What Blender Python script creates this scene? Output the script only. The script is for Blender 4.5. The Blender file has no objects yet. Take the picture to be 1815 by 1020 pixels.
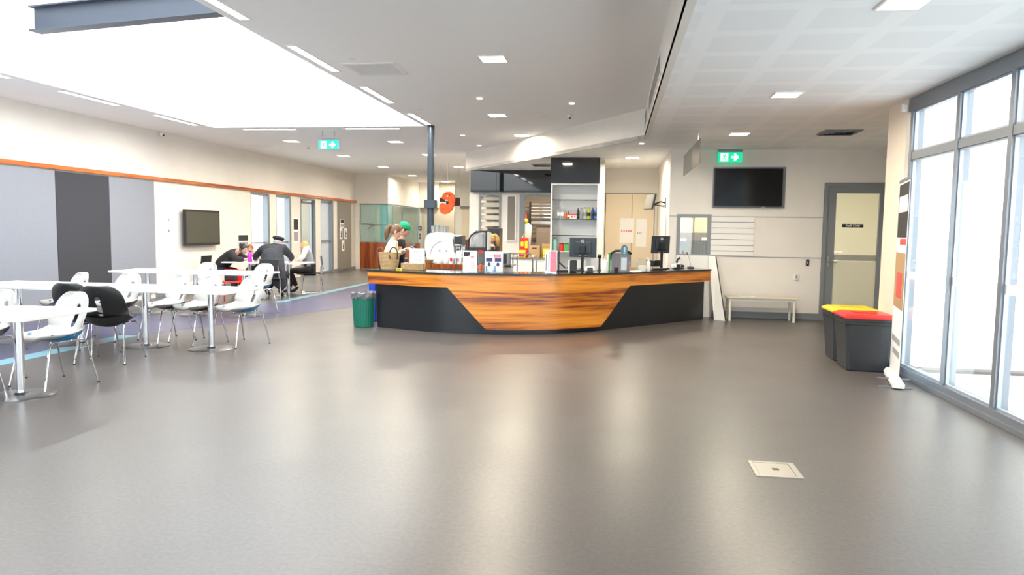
import bpy, bmesh, math, random
import numpy as np
from mathutils import Vector, Matrix, Euler
random.seed(7)
PI = math.pi
SC = bpy.context.scene
COL = SC.collection

# ------------------------------------------------------------------ camera
F_PX, YAW, PITCH, ROLL, EYE = 1259.0, -0.1435, 0.0807, 0.0140, 1.47
_f = Vector((math.sin(YAW)*math.cos(PITCH), math.cos(YAW)*math.cos(PITCH), -math.sin(PITCH)))
_r = Vector((math.cos(YAW), -math.sin(YAW), 0)); _u = _r.cross(_f)
CR = _r*math.cos(ROLL) + _u*math.sin(ROLL); CU = -_r*math.sin(ROLL) + _u*math.cos(ROLL); CF = _f
cam = bpy.data.objects.new('camera', bpy.data.cameras.new('camera')); COL.objects.link(cam)
cam.data.sensor_width = 36; cam.data.lens = F_PX/1815*36; cam.data.clip_start = .05; cam.data.clip_end = 200
cam.matrix_world = Matrix(((CR.x, CU.x, -CF.x, 0), (CR.y, CU.y, -CF.y, 0), (CR.z, CU.z, -CF.z, EYE), (0, 0, 0, 1)))
SC.camera = cam
def ray(x, y): return CR*(x-907.5) + CU*(510-y) + CF*F_PX
def PZ(x, y, z=0.0):            # the point of the plane at height z seen at a pixel
    d = ray(x, y); return Vector((0, 0, EYE)) + d*((z-EYE)/d.z)
def PY(x, y, Y):
    d = ray(x, y); return Vector((0, 0, EYE)) + d*(Y/d.y)

NYP = -3.75
# ------------------------------------------------------------------ world, light, exposure
W = bpy.data.worlds.new('world'); SC.world = W; W.use_nodes = True
bg = W.node_tree.nodes['Background']
bg.inputs[0].default_value = (0.88, 0.945, 1.0, 1); bg.inputs[1].default_value = 4.5
SC.view_settings.view_transform = 'Standard'; SC.view_settings.look = 'None'
SC.view_settings.gamma = 1; SC.view_settings.exposure = 0.5; SC.view_settings.use_curve_mapping = False
SC.cycles.max_bounces = 12; SC.cycles.diffuse_bounces = 6; SC.cycles.glossy_bounces = 4
SC.cycles.transparent_max_bounces = 16; SC.cycles.transmission_bounces = 6
SC.cycles.sample_clamp_indirect = 6; SC.cycles.caustics_reflective = False; SC.cycles.caustics_refractive = False
def portal(loc, rot, sx, sy):
    l = bpy.data.lights.new('daylight_portal', 'AREA'); l.shape = 'RECTANGLE'; l.size = sx; l.size_y = sy
    l.cycles.is_portal = True
    o = bpy.data.objects.new('daylight_portal', l); o.location = loc; o.rotation_euler = rot; COL.objects.link(o)
portal((3.12, 2.5, 1.45), (0, PI/2, 0), 2.9, 11.0)      # glazed wall on the right
portal((-5.62, 6.5, 5.18), (0, 0, 0), 4.2, 13.2)        # skylight
portal((-3.2, NYP, 1.5), (PI/2, 0, 0), 12.4, 2.9)  # added glazing behind the camera
portal((-9.35, 19.7, 1.2), (0, -PI/2, 0), 2.4, 5.5)     # left wall windows

# ------------------------------------------------------------------ materials
def mat(name, col, rough=.5, metal=0.0, spec=.5, noise=0, nscale=40, emit=None, estr=0, coat=0, bump=0, alpha=1):
    m = bpy.data.materials.new(name); m.use_nodes = True; nt = m.node_tree; b = nt.nodes['Principled BSDF']
    c = (col[0], col[1], col[2], 1)
    b.inputs['Base Color'].default_value = c; b.inputs['Roughness'].default_value = rough
    b.inputs['Metallic'].default_value = metal; b.inputs['Specular IOR Level'].default_value = spec
    b.inputs['Coat Weight'].default_value = coat; b.inputs['Alpha'].default_value = alpha
    if emit: b.inputs['Emission Color'].default_value = (*emit, 1); b.inputs['Emission Strength'].default_value = estr
    if noise or bump:
        tc = nt.nodes.new('ShaderNodeTexCoord'); n = nt.nodes.new('ShaderNodeTexNoise')
        n.inputs['Scale'].default_value = nscale; n.inputs['Detail'].default_value = 4
        nt.links.new(tc.outputs['Object'], n.inputs['Vector'])
        if noise:
            r = nt.nodes.new('ShaderNodeValToRGB'); r.color_ramp.elements[0].position = .3; r.color_ramp.elements[1].position = .7
            r.color_ramp.elements[0].color = tuple(max(0, v*(1-noise)) for v in col) + (1,)
            r.color_ramp.elements[1].color = tuple(min(1, v*(1+noise)) for v in col) + (1,)
            nt.links.new(n.outputs['Fac'], r.inputs['Fac']); nt.links.new(r.outputs['Color'], b.inputs['Base Color'])
        if bump:
            bp = nt.nodes.new('ShaderNodeBump'); bp.inputs['Strength'].default_value = bump; bp.inputs['Distance'].default_value = .002
            nt.links.new(n.outputs['Fac'], bp.inputs['Height']); nt.links.new(bp.outputs['Normal'], b.inputs['Normal'])
    return m
def glass_mat(name, tint=(1, 1, 1), refl=.9, ior=1.45, haze=0):
    m = bpy.data.materials.new(name); m.use_nodes = True; nt = m.node_tree
    for n in list(nt.nodes): nt.nodes.remove(n)
    o = nt.nodes.new('ShaderNodeOutputMaterial'); t = nt.nodes.new('ShaderNodeBsdfTransparent'); g = nt.nodes.new('ShaderNodeBsdfGlossy')
    t.inputs[0].default_value = (*tint, 1); g.inputs['Roughness'].default_value = .02; g.inputs[0].default_value = (refl, refl, refl, 1)
    lw = nt.nodes.new('ShaderNodeLayerWeight'); lw.inputs[0].default_value = .5
    pw = nt.nodes.new('ShaderNodeMath'); pw.operation = 'POWER'; pw.inputs[1].default_value = 4
    fr = nt.nodes.new('ShaderNodeMath'); fr.operation = 'MULTIPLY_ADD'; fr.inputs[1].default_value = .45; fr.inputs[2].default_value = .05
    nt.links.new(lw.outputs['Facing'], pw.inputs[0]); nt.links.new(pw.outputs[0], fr.inputs[0])
    mx = nt.nodes.new('ShaderNodeMixShader'); nt.links.new(fr.outputs[0], mx.inputs[0])
    src = t
    if haze:
        d = nt.nodes.new('ShaderNodeBsdfDiffuse'); d.inputs[0].default_value = (*tint, 1)
        h = nt.nodes.new('ShaderNodeMixShader'); h.inputs[0].default_value = haze
        nt.links.new(t.outputs[0], h.inputs[1]); nt.links.new(d.outputs[0], h.inputs[2]); src = h
    nt.links.new(src.outputs[0], mx.inputs[1]); nt.links.new(g.outputs[0], mx.inputs[2]); nt.links.new(mx.outputs[0], o.inputs[0])
    return m
def wood_mat(name, c1, c2, c3, axis=0, scale=1.0, rough=.25, coat=.3):
    """long-grain veneer; axis = the direction the grain runs in object space"""
    m = bpy.data.materials.new(name); m.use_nodes = True; nt = m.node_tree; b = nt.nodes['Principled BSDF']
    tc = nt.nodes.new('ShaderNodeTexCoord'); mp = nt.nodes.new('ShaderNodeMapping')
    s = [9*scale, 9*scale, 9*scale]
    s[axis] = .55*scale
    if axis == 0: s[1] = .55*scale; s[2] = 14*scale
    mp.inputs['Scale'].default_value = s
    n = nt.nodes.new('ShaderNodeTexNoise'); n.inputs['Scale'].default_value = 1.0; n.inputs['Detail'].default_value = 6; n.inputs['Distortion'].default_value = .6
    n2 = nt.nodes.new('ShaderNodeTexNoise'); n2.inputs['Scale'].default_value = 6; n2.inputs['Detail'].default_value = 3
    nt.links.new(tc.outputs['Object'], mp.inputs['Vector']); nt.links.new(mp.outputs[0], n.inputs['Vector']); nt.links.new(mp.outputs[0], n2.inputs['Vector'])
    mx = nt.nodes.new('ShaderNodeMath'); mx.operation = 'MULTIPLY_ADD'; mx.inputs[1].default_value = .3
    nt.links.new(n2.outputs['Fac'], mx.inputs[0]); 
    m2 = nt.nodes.new('ShaderNodeMath'); m2.operation = 'MULTIPLY'; m2.inputs[1].default_value = .75
    nt.links.new(n.outputs['Fac'], m2.inputs[0]); nt.links.new(m2.outputs[0], mx.inputs[2])
    r = nt.nodes.new('ShaderNodeValToRGB'); e = r.color_ramp.elements
    e[0].position = .42; e[0].color = (*c1, 1); e[1].position = .63; e[1].color = (*c3, 1); k = e.new(.5); k.color = (*c2, 1)
    nt.links.new(mx.outputs[0], r.inputs[0]); nt.links.new(r.outputs[0], b.inputs['Base Color'])
    b.inputs['Roughness'].default_value = rough; b.inputs['Coat Weight'].default_value = coat; b.inputs['Coat Roughness'].default_value = .12
    return m

M = {}
M['wall'] = mat('wall_paint', (.80, .765, .71), .75, noise=.02, nscale=3)
M['ceil'] = mat('ceiling_paint', (.93, .93, .93), .9)
M['white'] = mat('white_laminate', (.78, .78, .77), .4)
M['shell_white'] = mat('off_white_shell_plastic', (.56, .55, .525), .45)
M['white_paint'] = mat('white_paint', (.84, .83, .81), .6)
M['cream'] = mat('cream_laminate', (.78, .67, .50), .5)
M['beige_panel'] = mat('beige_column_paint', (.80, .70, .58), .6)
M['felt_l'] = mat('pale_grey_felt', (.25, .262, .295), .95, noise=.10, nscale=90, bump=.5)
M['felt_d'] = mat('dark_grey_felt', (.045, .045, .052), .95, noise=.15, nscale=90, bump=.5)
M['rail'] = wood_mat('orange_timber_rail', (.33, .06, .01), (.48, .11, .018), (.58, .17, .03), 1)
M['veneer'] = wood_mat('orange_striped_veneer', (.17, .035, .010), (.50, .155, .013), (.70, .27, .028), 0, .62)
M['cladding'] = wood_mat('red_brown_panelling', (.20, .04, .01), (.32, .075, .015), (.42, .11, .022), 2)
M['steel_blue'] = mat('blue_grey_steel', (.03, .042, .055), .35, .3)
M['beam'] = mat('beam_paint', (.065, .08, .11), .5)
M['alu'] = mat('anodised_aluminium', (.23, .25, .28), .42, .5)
M['alu_grey'] = mat('grey_door_metal', (.23, .25, .27), .45, .2)
M['chrome'] = mat('chrome', (.78, .78, .80), .08, 1)
M['steel'] = mat('brushed_steel', (.45, .45, .46), .28, 1)
M['black'] = mat('black_plastic', (.010, .010, .011), .4)
M['black_matt'] = mat('matt_black', (.02, .02, .022), .8)
M['gloss_black'] = mat('gloss_black_glass', (.012, .014, .018), .04, coat=1)
M['screen'] = mat('dark_screen', (.006, .007, .009), .12, spec=.35)
M['screen_g'] = mat('grey_green_screen', (.06, .06, .045), .3)
M['charcoal'] = mat('charcoal_laminate', (.008, .010, .013), .3, noise=.15, nscale=60)
M['stone'] = mat('black_stone_worktop', (.02, .02, .022), .09)
M['kick'] = mat('dark_kickboard', (.02, .022, .025), .4)
M['paper'] = mat('white_paper', (.88, .88, .87), .8)
M['ink'] = mat('black_ink', (.03, .03, .03), .8)
M['ink_g'] = mat('grey_ink', (.35, .35, .37), .8)
M['red'] = mat('red_plastic', (.75, .02, .02), .3)
M['yellow'] = mat('yellow_plastic', (.85, .65, .02), .35)
M['green'] = mat('emerald_green_plastic', (.003, .13, .085), .4)
M['green_cap'] = mat('green_cotton', (.0, .25, .11), .8)
M['blue'] = mat('blue_plastic', (.0, .22, .50), .35)
M['blue_d'] = mat('deep_blue_plastic', (.01, .06, .50), .35)
M['pink'] = mat('pink_print', (.80, .20, .28), .6)
M['orange'] = mat('orange_foam', (.80, .10, .012), .6, bump=.3, nscale=20)
M['bin'] = mat('charcoal_bin_plastic', (.03, .034, .04), .42, noise=.1, nscale=50)
M['line'] = mat('pale_blue_floor_line', (.16, .33, .40), .28)
M['glass'] = glass_mat('clear_window_glass', (.96, .98, .98))
M['glass_g'] = glass_mat('green_tinted_glass', (.80, .88, .84), haze=0)
M['glass_f'] = glass_mat('frosted_film_glass', (.80, .83, .88), haze=.55)
M['acrylic'] = glass_mat('clear_acrylic', (.93, .96, .97), haze=.04)
M['smoke'] = glass_mat('smoky_grey_acrylic', (.50, .48, .46), haze=.35)
M['exit_g'] = mat('exit_sign_green', (.0, .45, .25), .4, emit=(.0, .85, .42), estr=.55)
M['exit_w'] = mat('exit_sign_white', (.9, .9, .9), .4, emit=(.9, 1, .95), estr=.9)
M['lamp'] = mat('lamp_diffuser', (.9, .9, .9), .5, emit=(1, .95, .86), estr=9)
M['lamp_cool'] = mat('strip_lamp_diffuser', (.9, .9, .9), .5, emit=(1, .97, .92), estr=7)
M['kraft'] = mat('brown_cardboard', (.45, .28, .14), .8)
M['base_steel'] = mat('satin_base_plate', (.30, .30, .30), .3, 1)
M['wicker'] = mat('woven_seagrass', (.50, .36, .18), .85)
M['brown_wall'] = mat('grey_brown_laminate', (.26, .21, .17), .5)
M['taupe'] = mat('taupe_panel', (.24, .215, .19), .7)
M['navy'] = mat('navy_print', (.04, .05, .14), .7)

# floor: speckled sheet vinyl, satin
def floor_mat(name, ca, cb):
    m = bpy.data.materials.new(name); m.use_nodes = True; nt = m.node_tree; b = nt.nodes['Principled BSDF']
    tc = nt.nodes.new('ShaderNodeTexCoord')
    n1 = nt.nodes.new('ShaderNodeTexNoise'); n1.inputs['Scale'].default_value = 38; n1.inputs['Detail'].default_value = 8; n1.inputs['Roughness'].default_value = .75
    n2 = nt.nodes.new('ShaderNodeTexNoise'); n2.inputs['Scale'].default_value = .9; n2.inputs['Detail'].default_value = 3
    for n in (n1, n2): nt.links.new(tc.outputs['Object'], n.inputs['Vector'])
    r = nt.nodes.new('ShaderNodeValToRGB'); r.color_ramp.elements[0].position = .3; r.color_ramp.elements[1].position = .72
    r.color_ramp.elements[0].color = (*ca, 1); r.color_ramp.elements[1].color = (*cb, 1)
    nt.links.new(n1.outputs['Fac'], r.inputs[0]); nt.links.new(r.outputs[0], b.inputs['Base Color'])
    mr = nt.nodes.new('ShaderNodeMapRange'); mr.inputs['To Min'].default_value = .27; mr.inputs['To Max'].default_value = .40
    nt.links.new(n2.outputs['Fac'], mr.inputs['Value']); nt.links.new(mr.outputs[0], b.inputs['Roughness'])
    bp = nt.nodes.new('ShaderNodeBump'); bp.inputs['Strength'].default_value = .12; bp.inputs['Distance'].default_value = .001
    nt.links.new(n1.outputs['Fac'], bp.inputs['Height']); nt.links.new(bp.outputs[0], b.inputs['Normal'])
    b.inputs['Specular IOR Level'].default_value = .6
    return m
M['floor'] = floor_mat('grey_sheet_vinyl', (.068, .060, .055), (.128, .113, .104))
M['floor_p'] = floor_mat('purple_grey_sheet_vinyl', (.045, .043, .085), (.085, .081, .145))

# perforated plaster ceiling of the low part: a faint grid of large squares
def low_ceiling_mat():
    m = bpy.data.materials.new('perforated_ceiling_tiles'); m.use_nodes = True; nt = m.node_tree; b = nt.nodes['Principled BSDF']
    tc = nt.nodes.new('ShaderNodeTexCoord'); br = nt.nodes.new('ShaderNodeTexBrick')
    br.offset = 0; br.inputs['Scale'].default_value = 1; br.inputs['Mortar Size'].default_value = .075; br.inputs['Mortar Smooth'].default_value = .1
    br.inputs['Brick Width'].default_value = .6; br.inputs['Row Height'].default_value = .6
    br.inputs['Color1'].default_value = (.88, .895, .91, 1); br.inputs['Color2'].default_value = (.88, .895, .91, 1); br.inputs['Mortar'].default_value = (.93, .94, .955, 1)
    nt.links.new(tc.outputs['Object'], br.inputs['Vector']); nt.links.new(br.outputs['Color'], b.inputs['Base Color']); b.inputs['Roughness'].default_value = .9
    return m
M['ceil_low'] = low_ceiling_mat()

# ------------------------------------------------------------------ mesh helpers
class MB:
    """collects shapes and links them as ONE mesh object"""
    def __init__(s): s.v = []; s.f = []; s.mi = []; s.T = Matrix.Identity(4)
    def at(s, loc=(0, 0, 0), rz=0, rx=0, ry=0): s.T = Matrix.Translation(Vector(loc)) @ Euler((rx, ry, rz)).to_matrix().to_4x4(); return s
    def add(s, vs, fs, mi=0):
        b = len(s.v); s.v += [tuple(s.T @ Vector(p)) for p in vs]; s.f += [tuple(b+i for i in f) for f in fs]; s.mi += [mi]*len(fs); return s
    def box(s, c, d, rz=0, mi=0, rx=0, ry=0):
        hx, hy, hz = d[0]/2, d[1]/2, d[2]/2; R = Matrix.Translation(Vector(c)) @ Euler((rx, ry, rz)).to_matrix().to_4x4()
        vs = [R @ Vector((x*hx, y*hy, z*hz)) for z in (-1, 1) for x, y in ((-1, -1), (1, -1), (1, 1), (-1, 1))]
        return s.add(vs, [(0, 3, 2, 1), (4, 5, 6, 7), (0, 1, 5, 4), (1, 2, 6, 5), (2, 3, 7, 6), (3, 0, 4, 7)], mi)
    def b2(s, x0, x1, y0, y1, z0, z1, mi=0): return s.box(((x0+x1)/2, (y0+y1)/2, (z0+z1)/2), (abs(x1-x0), abs(y1-y0), abs(z1-z0)), mi=mi)
    def lathe(s, prof, n=24, c=(0, 0, 0), mi=0, sx=1, sy=1):
        vs = []; fs = []
        for r, z in prof: vs += [(c[0]+r*math.cos(2*PI*k/n)*sx, c[1]+r*math.sin(2*PI*k/n)*sy, c[2]+z) for k in range(n)]
        m = len(prof)
        for i in range(m-1):
            for k in range(n): a = i*n+k; b = i*n+(k+1) % n; fs.append((a, b, b+n, a+n))
        if prof[0][0] > 1e-6: fs.append(tuple(reversed(range(n))))
        if prof[-1][0] > 1e-6: fs.append(tuple((m-1)*n+k for k in range(n)))
        return s.add(vs, fs, mi)
    def cyl(s, c, r, h, n=24, mi=0, r2=None): return s.lathe([(r, 0), (r if r2 is None else r2, h)], n, c, mi)
    def tube(s, pts, r, n=8, mi=0, closed=False):
        P = [Vector(p) for p in pts]; m = len(P); vs = []; fs = []; up = None
        rr = r if hasattr(r, '__len__') else [r]*m
        for i, p in enumerate(P):
            a = P[(i-1) % m] if (i > 0 or closed) else p; b = P[(i+1) % m] if (i < m-1 or closed) else p
            t = (b-a).normalized()
            if up is None: up = t.orthogonal().normalized()
            up = (up - t*up.dot(t)); up = up.normalized() if up.length > 1e-6 else t.orthogonal().normalized()
            w = t.cross(up)
            vs += [p + (up*math.cos(2*PI*k/n) + w*math.sin(2*PI*k/n))*rr[i] for k in range(n)]
        for i in range(m if closed else m-1):
            for k in range(n):
                a = i*n+k; b = i*n+(k+1) % n; j = ((i+1) % m)*n; fs.append((a, b, j+(k+1) % n, j+k))
        if not closed: fs.append(tuple(reversed(range(n)))); fs.append(tuple((m-1)*n+k for k in range(n)))
        return s.add(vs, fs, mi)
    def prism(s, poly, z0, z1, mi=0):
        n = len(poly); vs = [(p[0], p[1], z0) for p in poly] + [(p[0], p[1], z1) for p in poly]
        return s.add(vs, [tuple(reversed(range(n))), tuple(range(n, 2*n))] + [(i, (i+1) % n, n+(i+1) % n, n+i) for i in range(n)], mi)
    def ball(s, c, r, n=16, m=10, mi=0):
        rx, ry, rz = r if hasattr(r, '__len__') else (r, r, r); vs = []; fs = []
        for i in range(m+1):
            t = PI*i/m; vs += [(c[0]+rx*math.sin(t)*math.cos(2*PI*k/n), c[1]+ry*math.sin(t)*math.sin(2*PI*k/n), c[2]-rz*math.cos(t)) for k in range(n)]
        for i in range(m):
            for k in range(n): a = i*n+k; b = i*n+(k+1) % n; fs.append((a, b, b+n, a+n))
        return s.add(vs, fs, mi)
    def build(s, name, mats, parent=None, smooth=False, bevel=0, loc=None, rz=0):
        me = bpy.data.meshes.new(name); me.from_pydata(s.v, [], s.f)
        ms = mats if isinstance(mats, (list, tuple)) else [mats]
        for k in ms: me.materials.append(k)
        for p, i in zip(me.polygons, s.mi): p.material_index = i
        bm = bmesh.new(); bm.from_mesh(me); bmesh.ops.remove_doubles(bm, verts=bm.verts, dist=1e-5)
        bmesh.ops.recalc_face_normals(bm, faces=bm.faces)
        if smooth:
            for f in bm.faces: f.smooth = True
            for e in bm.edges:
                if len(e.link_faces) == 2 and e.calc_face_angle(0) > .6: e.smooth = False
        bm.to_mesh(me); bm.free()
        o = bpy.data.objects.new(name, me); COL.objects.link(o)
        if loc is not None: o.location = loc
        o.rotation_euler.z = rz
        if parent is not None: o.parent = parent
        if bevel:
            b = o.modifiers.new('bevel', 'BEVEL'); b.width = bevel; b.segments = 2; b.limit_method = 'ANGLE'; b.angle_limit = .7
        return o
def tag(o, label=None, cat=None, group=None, kind=None):
    if label: o['label'] = label
    if cat: o['category'] = cat
    if group: o['group'] = group
    if kind: o['kind'] = kind
    return o
def thing(name, label, cat, loc=(0, 0, 0), rz=0, group=None):
    o = bpy.data.objects.new(name, None); COL.objects.link(o); o.location = loc; o.rotation_euler = (0, 0, rz); o.empty_display_size = .1
    return tag(o, label, cat, group)
def dup(root, loc, rz=0, label=None, group=None):
    r = root.copy(); COL.objects.link(r); r.location = loc; r.rotation_euler = (0, 0, rz)
    if label: r['label'] = label
    if group: r['group'] = group
    for ch in list(root.children):
        c = ch.copy(); COL.objects.link(c); c.parent = r
        for g in list(ch.children):
            d = g.copy(); COL.objects.link(d); d.parent = c
    return r
def struct(name, mb, m, parent=None, label=None, smooth=False, bevel=0):
    o = mb.build(name, m, parent, smooth, bevel)
    if parent is None: o['kind'] = 'structure'
    if label: o['label'] = label
    return o
def text_mesh(s, size, loc, rot, mats, parent, name='lettering', align='CENTER', ext=.001):
    c = bpy.data.curves.new(name, 'FONT'); c.body = s; c.size = size; c.extrude = ext; c.align_x = align; c.align_y = 'CENTER'; c.offset = size*.018
    t = bpy.data.objects.new(name, c); COL.objects.link(t); dg = bpy.context.evaluated_depsgraph_get()
    me = bpy.data.meshes.new_from_object(t.evaluated_get(dg)); bpy.data.objects.remove(t)
    me.materials.clear(); me.materials.append(mats)
    o = bpy.data.objects.new(name, me); COL.objects.link(o); o.parent = parent; o.location = loc; o.rotation_euler = rot
    return o
# ------------------------------------------------------------------ the setting
CH, CL = 3.36, 2.90        # main and low ceiling heights
LX = -9.2                  # left wall face
RX = 3.009                 # glazing face
NY = -3.6                  # wall behind the camera
bulk = [(.40, NY), (.40, 11.26), (-3.55, 17.1)]   # the bulkhead's line seen from below

struct('floor', MB().prism([(-9.34, NY-.1), (3.13, NY-.1), (3.13, 8.3), (6.2, 8.3), (6.2, 36), (-9.34, 36)], -.12, 0), M['floor'], label='grey satin sheet vinyl floor')
pp = [(LX, NY), (-6.5, NY), (-6.5, 8.6), (-6.24, 8.6), (-4.85, 12.5), (-4.6, 13.6), (-4.3, 15.0), (-4.3, 16.8), (-6.47, 18.3), (-6.5, 12.95), (LX, 8.2)]
struct('trim_1', MB().prism(pp, 0, .0012), M['floor_p'], label='purple grey vinyl band inlaid in the floor')
struct('trim_2', MB().b2(-6.5, -6.25, NY, 8.56, 0, .002), M['line'], label='pale blue line inlaid in the floor, near stretch')
struct('trim_3', MB().prism([(-6.62, 13.0), (-6.40, 13.0), (-6.36, 15), (-6.46, 18.3), (-6.5, 24), (-6.72, 24), (-6.62, 18.3), (-6.58, 15)], 0, .002), M['line'], label='pale blue line inlaid in the floor, far stretch')

# main ceiling with the skylight opening, and the skylight shaft
sx0, sx1, sy0, sy1 = -7.72, -3.55, .2, 12.92
mb = MB()
mb.b2(-9.6, sx0, NY, 36, CH, CH+.12); mb.b2(sx1, .42, NY, 36, CH, CH+.12)
mb.b2(sx0, sx1, NY, sy0, CH, CH+.12); mb.b2(sx0, sx1, sy1, 36, CH, CH+.12)
struct('ceiling', mb, M['ceil'], label='pale grey plasterboard main ceiling')
mb = MB(); h0, h1, t = CH+.121, 5.2, .12
mb.b2(sx0-t, sx0, sy0-t, sy1+t, h0, h1); mb.b2(sx1, sx1+t, sy0-t, sy1+t, h0, h1)
mb.b2(sx0, sx1, sy0-t, sy0, h0, h1); mb.b2(sx0, sx1, sy1, sy1+t, h0, h1)
struct('wall_skylight', mb, M['white_paint'], label='white shaft walls of the long skylight')
# low ceiling (right and kitchen) and the bulkhead between the two heights
mb = MB(); mb.prism([(.40, NY), (3.2, NY), (3.2, 8.06), (6.2, 8.06), (6.2, 17.3), (-3.69, 17.3), (.40, 11.26)], CL, CL+.06)
struct('ceiling.001', mb, M['ceil_low'], label='low perforated tile ceiling on the right')
mb = MB(); mb.prism([(.40, NY), (.46, NY), (.46, 11.30), (-3.60, 17.3), (-3.69, 17.3), (.40, 11.26)], CL-.001, CH)
struct('wall_bulkhead', mb, M['wall'], label='angled bulkhead between the main and low ceilings')

# left wall: timber rail, upper wall, openings
mb = MB(); x0, x1 = LX-.14, LX; zt = 2.34
def lw(y0, y1, z0=0, z1=zt): mb.b2(x0, x1, y0, y1, z0, z1)
lw(NY, 17.02); lw(18.0, 18.38); lw(19.28, 19.90); lw(20.95, 21.36); lw(22.36, 24.4)
mb.b2(x0, x1, NY, 24.4, zt, CH)
struct('wall_left', mb, M['wall'], label='off white left wall')
struct('trim_4', MB().b2(LX+.001, LX+.06, NY, 24.36, 2.365, 2.435), M['rail'], label='orange timber rail along the left wall', bevel=.004)
struct('trim_5', MB().b2(LX+.001, LX+.03, 22.70, 23.9, .06, 2.35), M['taupe'], label='taupe wall panel by the far left corner')
struct('baseboard_left', MB().b2(LX+.001, LX+.012, 13.16, 17.0, 0.001, .1).b2(LX+.001, LX+.012, 22.4, 24.36, 0.001, .1), M['alu_grey'])
for n, (a, b, kind) in enumerate(((17.02, 18.0, 'glass'), (18.38, 19.28, 'glass'), (21.36, 22.36, 'glass_f')), 1):
    f = MB(); w = .05
    f.b2(x0+.0, x1-.01, a+.001, a+w, 0.002, zt-.001); f.b2(x0+.0, x1+.01, b-.11, b-.001, 0.002, zt-.001)
    f.b2(x0+.0, x1-.02, a+w, b-.11, .002, .07); f.b2(x0, x1-.02, a+w, b-.11, zt-.06, zt-.001)
    f.b2(x0+.03, x1-.05, a+w, b-.11, 1.02, 1.06)
    wo = struct('window_%d' % n, f, M['alu_grey'], label='tall narrow grey framed window in the left wall')
    MB().b2(x0+.02, x0+.03, a+w, b-.11, .07, zt-.06).build('window_pane', M[kind], wo)
f = MB(); a, b = 19.90, 20.95
f.b2(x0, x1+.01, a+.001, a+.05, .002, zt-.001); f.b2(x0, x1+.01, b-.05, b-.001, .002, zt-.001); f.b2(x0, x1+.01, a+.05, b-.05, zt-.05, zt-.001)
do = struct('door_1', f, M['alu_grey'], label='narrow grey framed glass door in the left wall')
g = MB(); g.b2(x0+.03, x0+.08, a+.05, a+.13, .01, zt-.05); g.b2(x0+.03, x0+.08, b-.16, b-.05, .01, zt-.05); g.b2(x0+.03, x0+.08, a+.13, b-.16, .01, .16); g.b2(x0+.03, x0+.08, a+.13, b-.16, zt-.16, zt-.05)
dl = g.build('door_leaf', M['alu'], do); MB().b2(x0+.05, x0+.055, a+.13, b-.16, .16, zt-.16).build('door_pane', M['glass'], dl)
MB().b2(x0+.08, x0+.15, a+.12, a+.42, zt-.14, zt-.07).tube([(x0+.12, a+.40, zt-.10), (x0+.20, a+.62, zt-.08), (x0+.12, b-.14, zt-.06)], .012).build('door_closer', M['steel'], do)
# far end: glazed lobby with timber dado
mb = MB(); mb.b2(-9.34, -8.0, 24.4, 24.55, 2.34, CH); mb.b2(-8.15, -8.0, 24.55, 28.4, 2.34, CH); mb.b2(-9.34, -9.05, 24.4, 24.55, 0, 2.34)
mb.b2(-8.15, -7.2, 28.4, 28.55, 2.34, CH)
struct('wall_far_bulkhead', mb, M['wall'], label='white bulkhead over the glazed lobby')
struct('wall_far_dado', MB().b2(-9.05, -6.85, 24.42, 24.5, 0.02, .97), M['cladding'], label='red brown timber dado panel below the glazed lobby')
g = MB(); g.b2(-9.05, -8.03, 24.43, 24.46, .98, 1.0); g.b2(-9.05, -8.03, 24.43, 24.46, 2.30, 2.335); g.b2(-8.06, -8.03, 24.43, 24.46, .98, 2.3)
g.b2(-8.06, -8.02, 24.46, 28.39, 2.28, 2.335); g.b2(-8.06, -8.02, 26.2, 26.26, .0, 2.3); g.b2(-8.06, -8.02, 28.33, 28.39, 0, 2.3)
wo = struct('window_4', g, M['alu'], label='glazed lobby screen with green tinted panes')
MB().b2(-9.05, -8.06, 24.44, 24.445, 1.0, 2.30).b2(-8.045, -8.04, 24.47, 26.2, .03, 2.28).b2(-8.045, -8.04, 26.26, 28.33, .03, 2.28).build('window_pane', M['glass_g'], wo)
MB().tube([(-9.04, 24.40, 1.72), (-9.0, 24.36, 1.63), (-8.4, 24.36, 1.60), (-8.1, 24.4, 1.60)], .02).tube([(-9.0, 24.36, 1.63), (-9.0, 24.36, 1.25)], .012).tube([(-8.75, 24.37, 1.42), (-8.6, 24.36, 1.56), (-8.4, 24.36, 1.6)], .018).build('grab_rail', M['steel'], wo)
mb = MB(); mb.b2(-8.0, -6.55, 28.55, 28.7, 0, CH)
struct('wall_far_left', mb, mat('stone_beige_paint', (.40, .36, .29), .8), label='stone beige wall beyond the glazed lobby')
# lobby behind the glass: pale curtains and a teal panel
mb = MB(); mb.b2(-12.2, -8.3, 31.2, 31.3, 0, CH); mb.b2(-12.3, -12.2, 24, 31.2, 0, CH)
struct('wall_lobby', mb, mat('lobby_cream', (.78, .78, .72), .8), label='cream wall inside the glazed lobby')
MB_ = MB(); MB_.b2(-9.75, -9.3, 28.9, 29.0, 0, 2.6)
struct('trim_6', MB_, mat('teal_panel', (.12, .33, .36), .7), label='teal panel inside the lobby')
struct('trim_7', MB().b2(-10.2, -9.8, 29.2, 29.3, 0, 2.6), mat('sage_panel', (.30, .34, .27), .7), label='grey green panel inside the lobby')
struct('floor.001', MB().b2(-12.3, -9.345, 24.5, 31.3, -.12, 0), M['floor'], label='lobby floor'); struct('ceiling.002', MB().b2(-12.3, -9.6, 24, 31.3, CH, CH+.1), M['ceil'], label='lobby ceiling')
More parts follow.
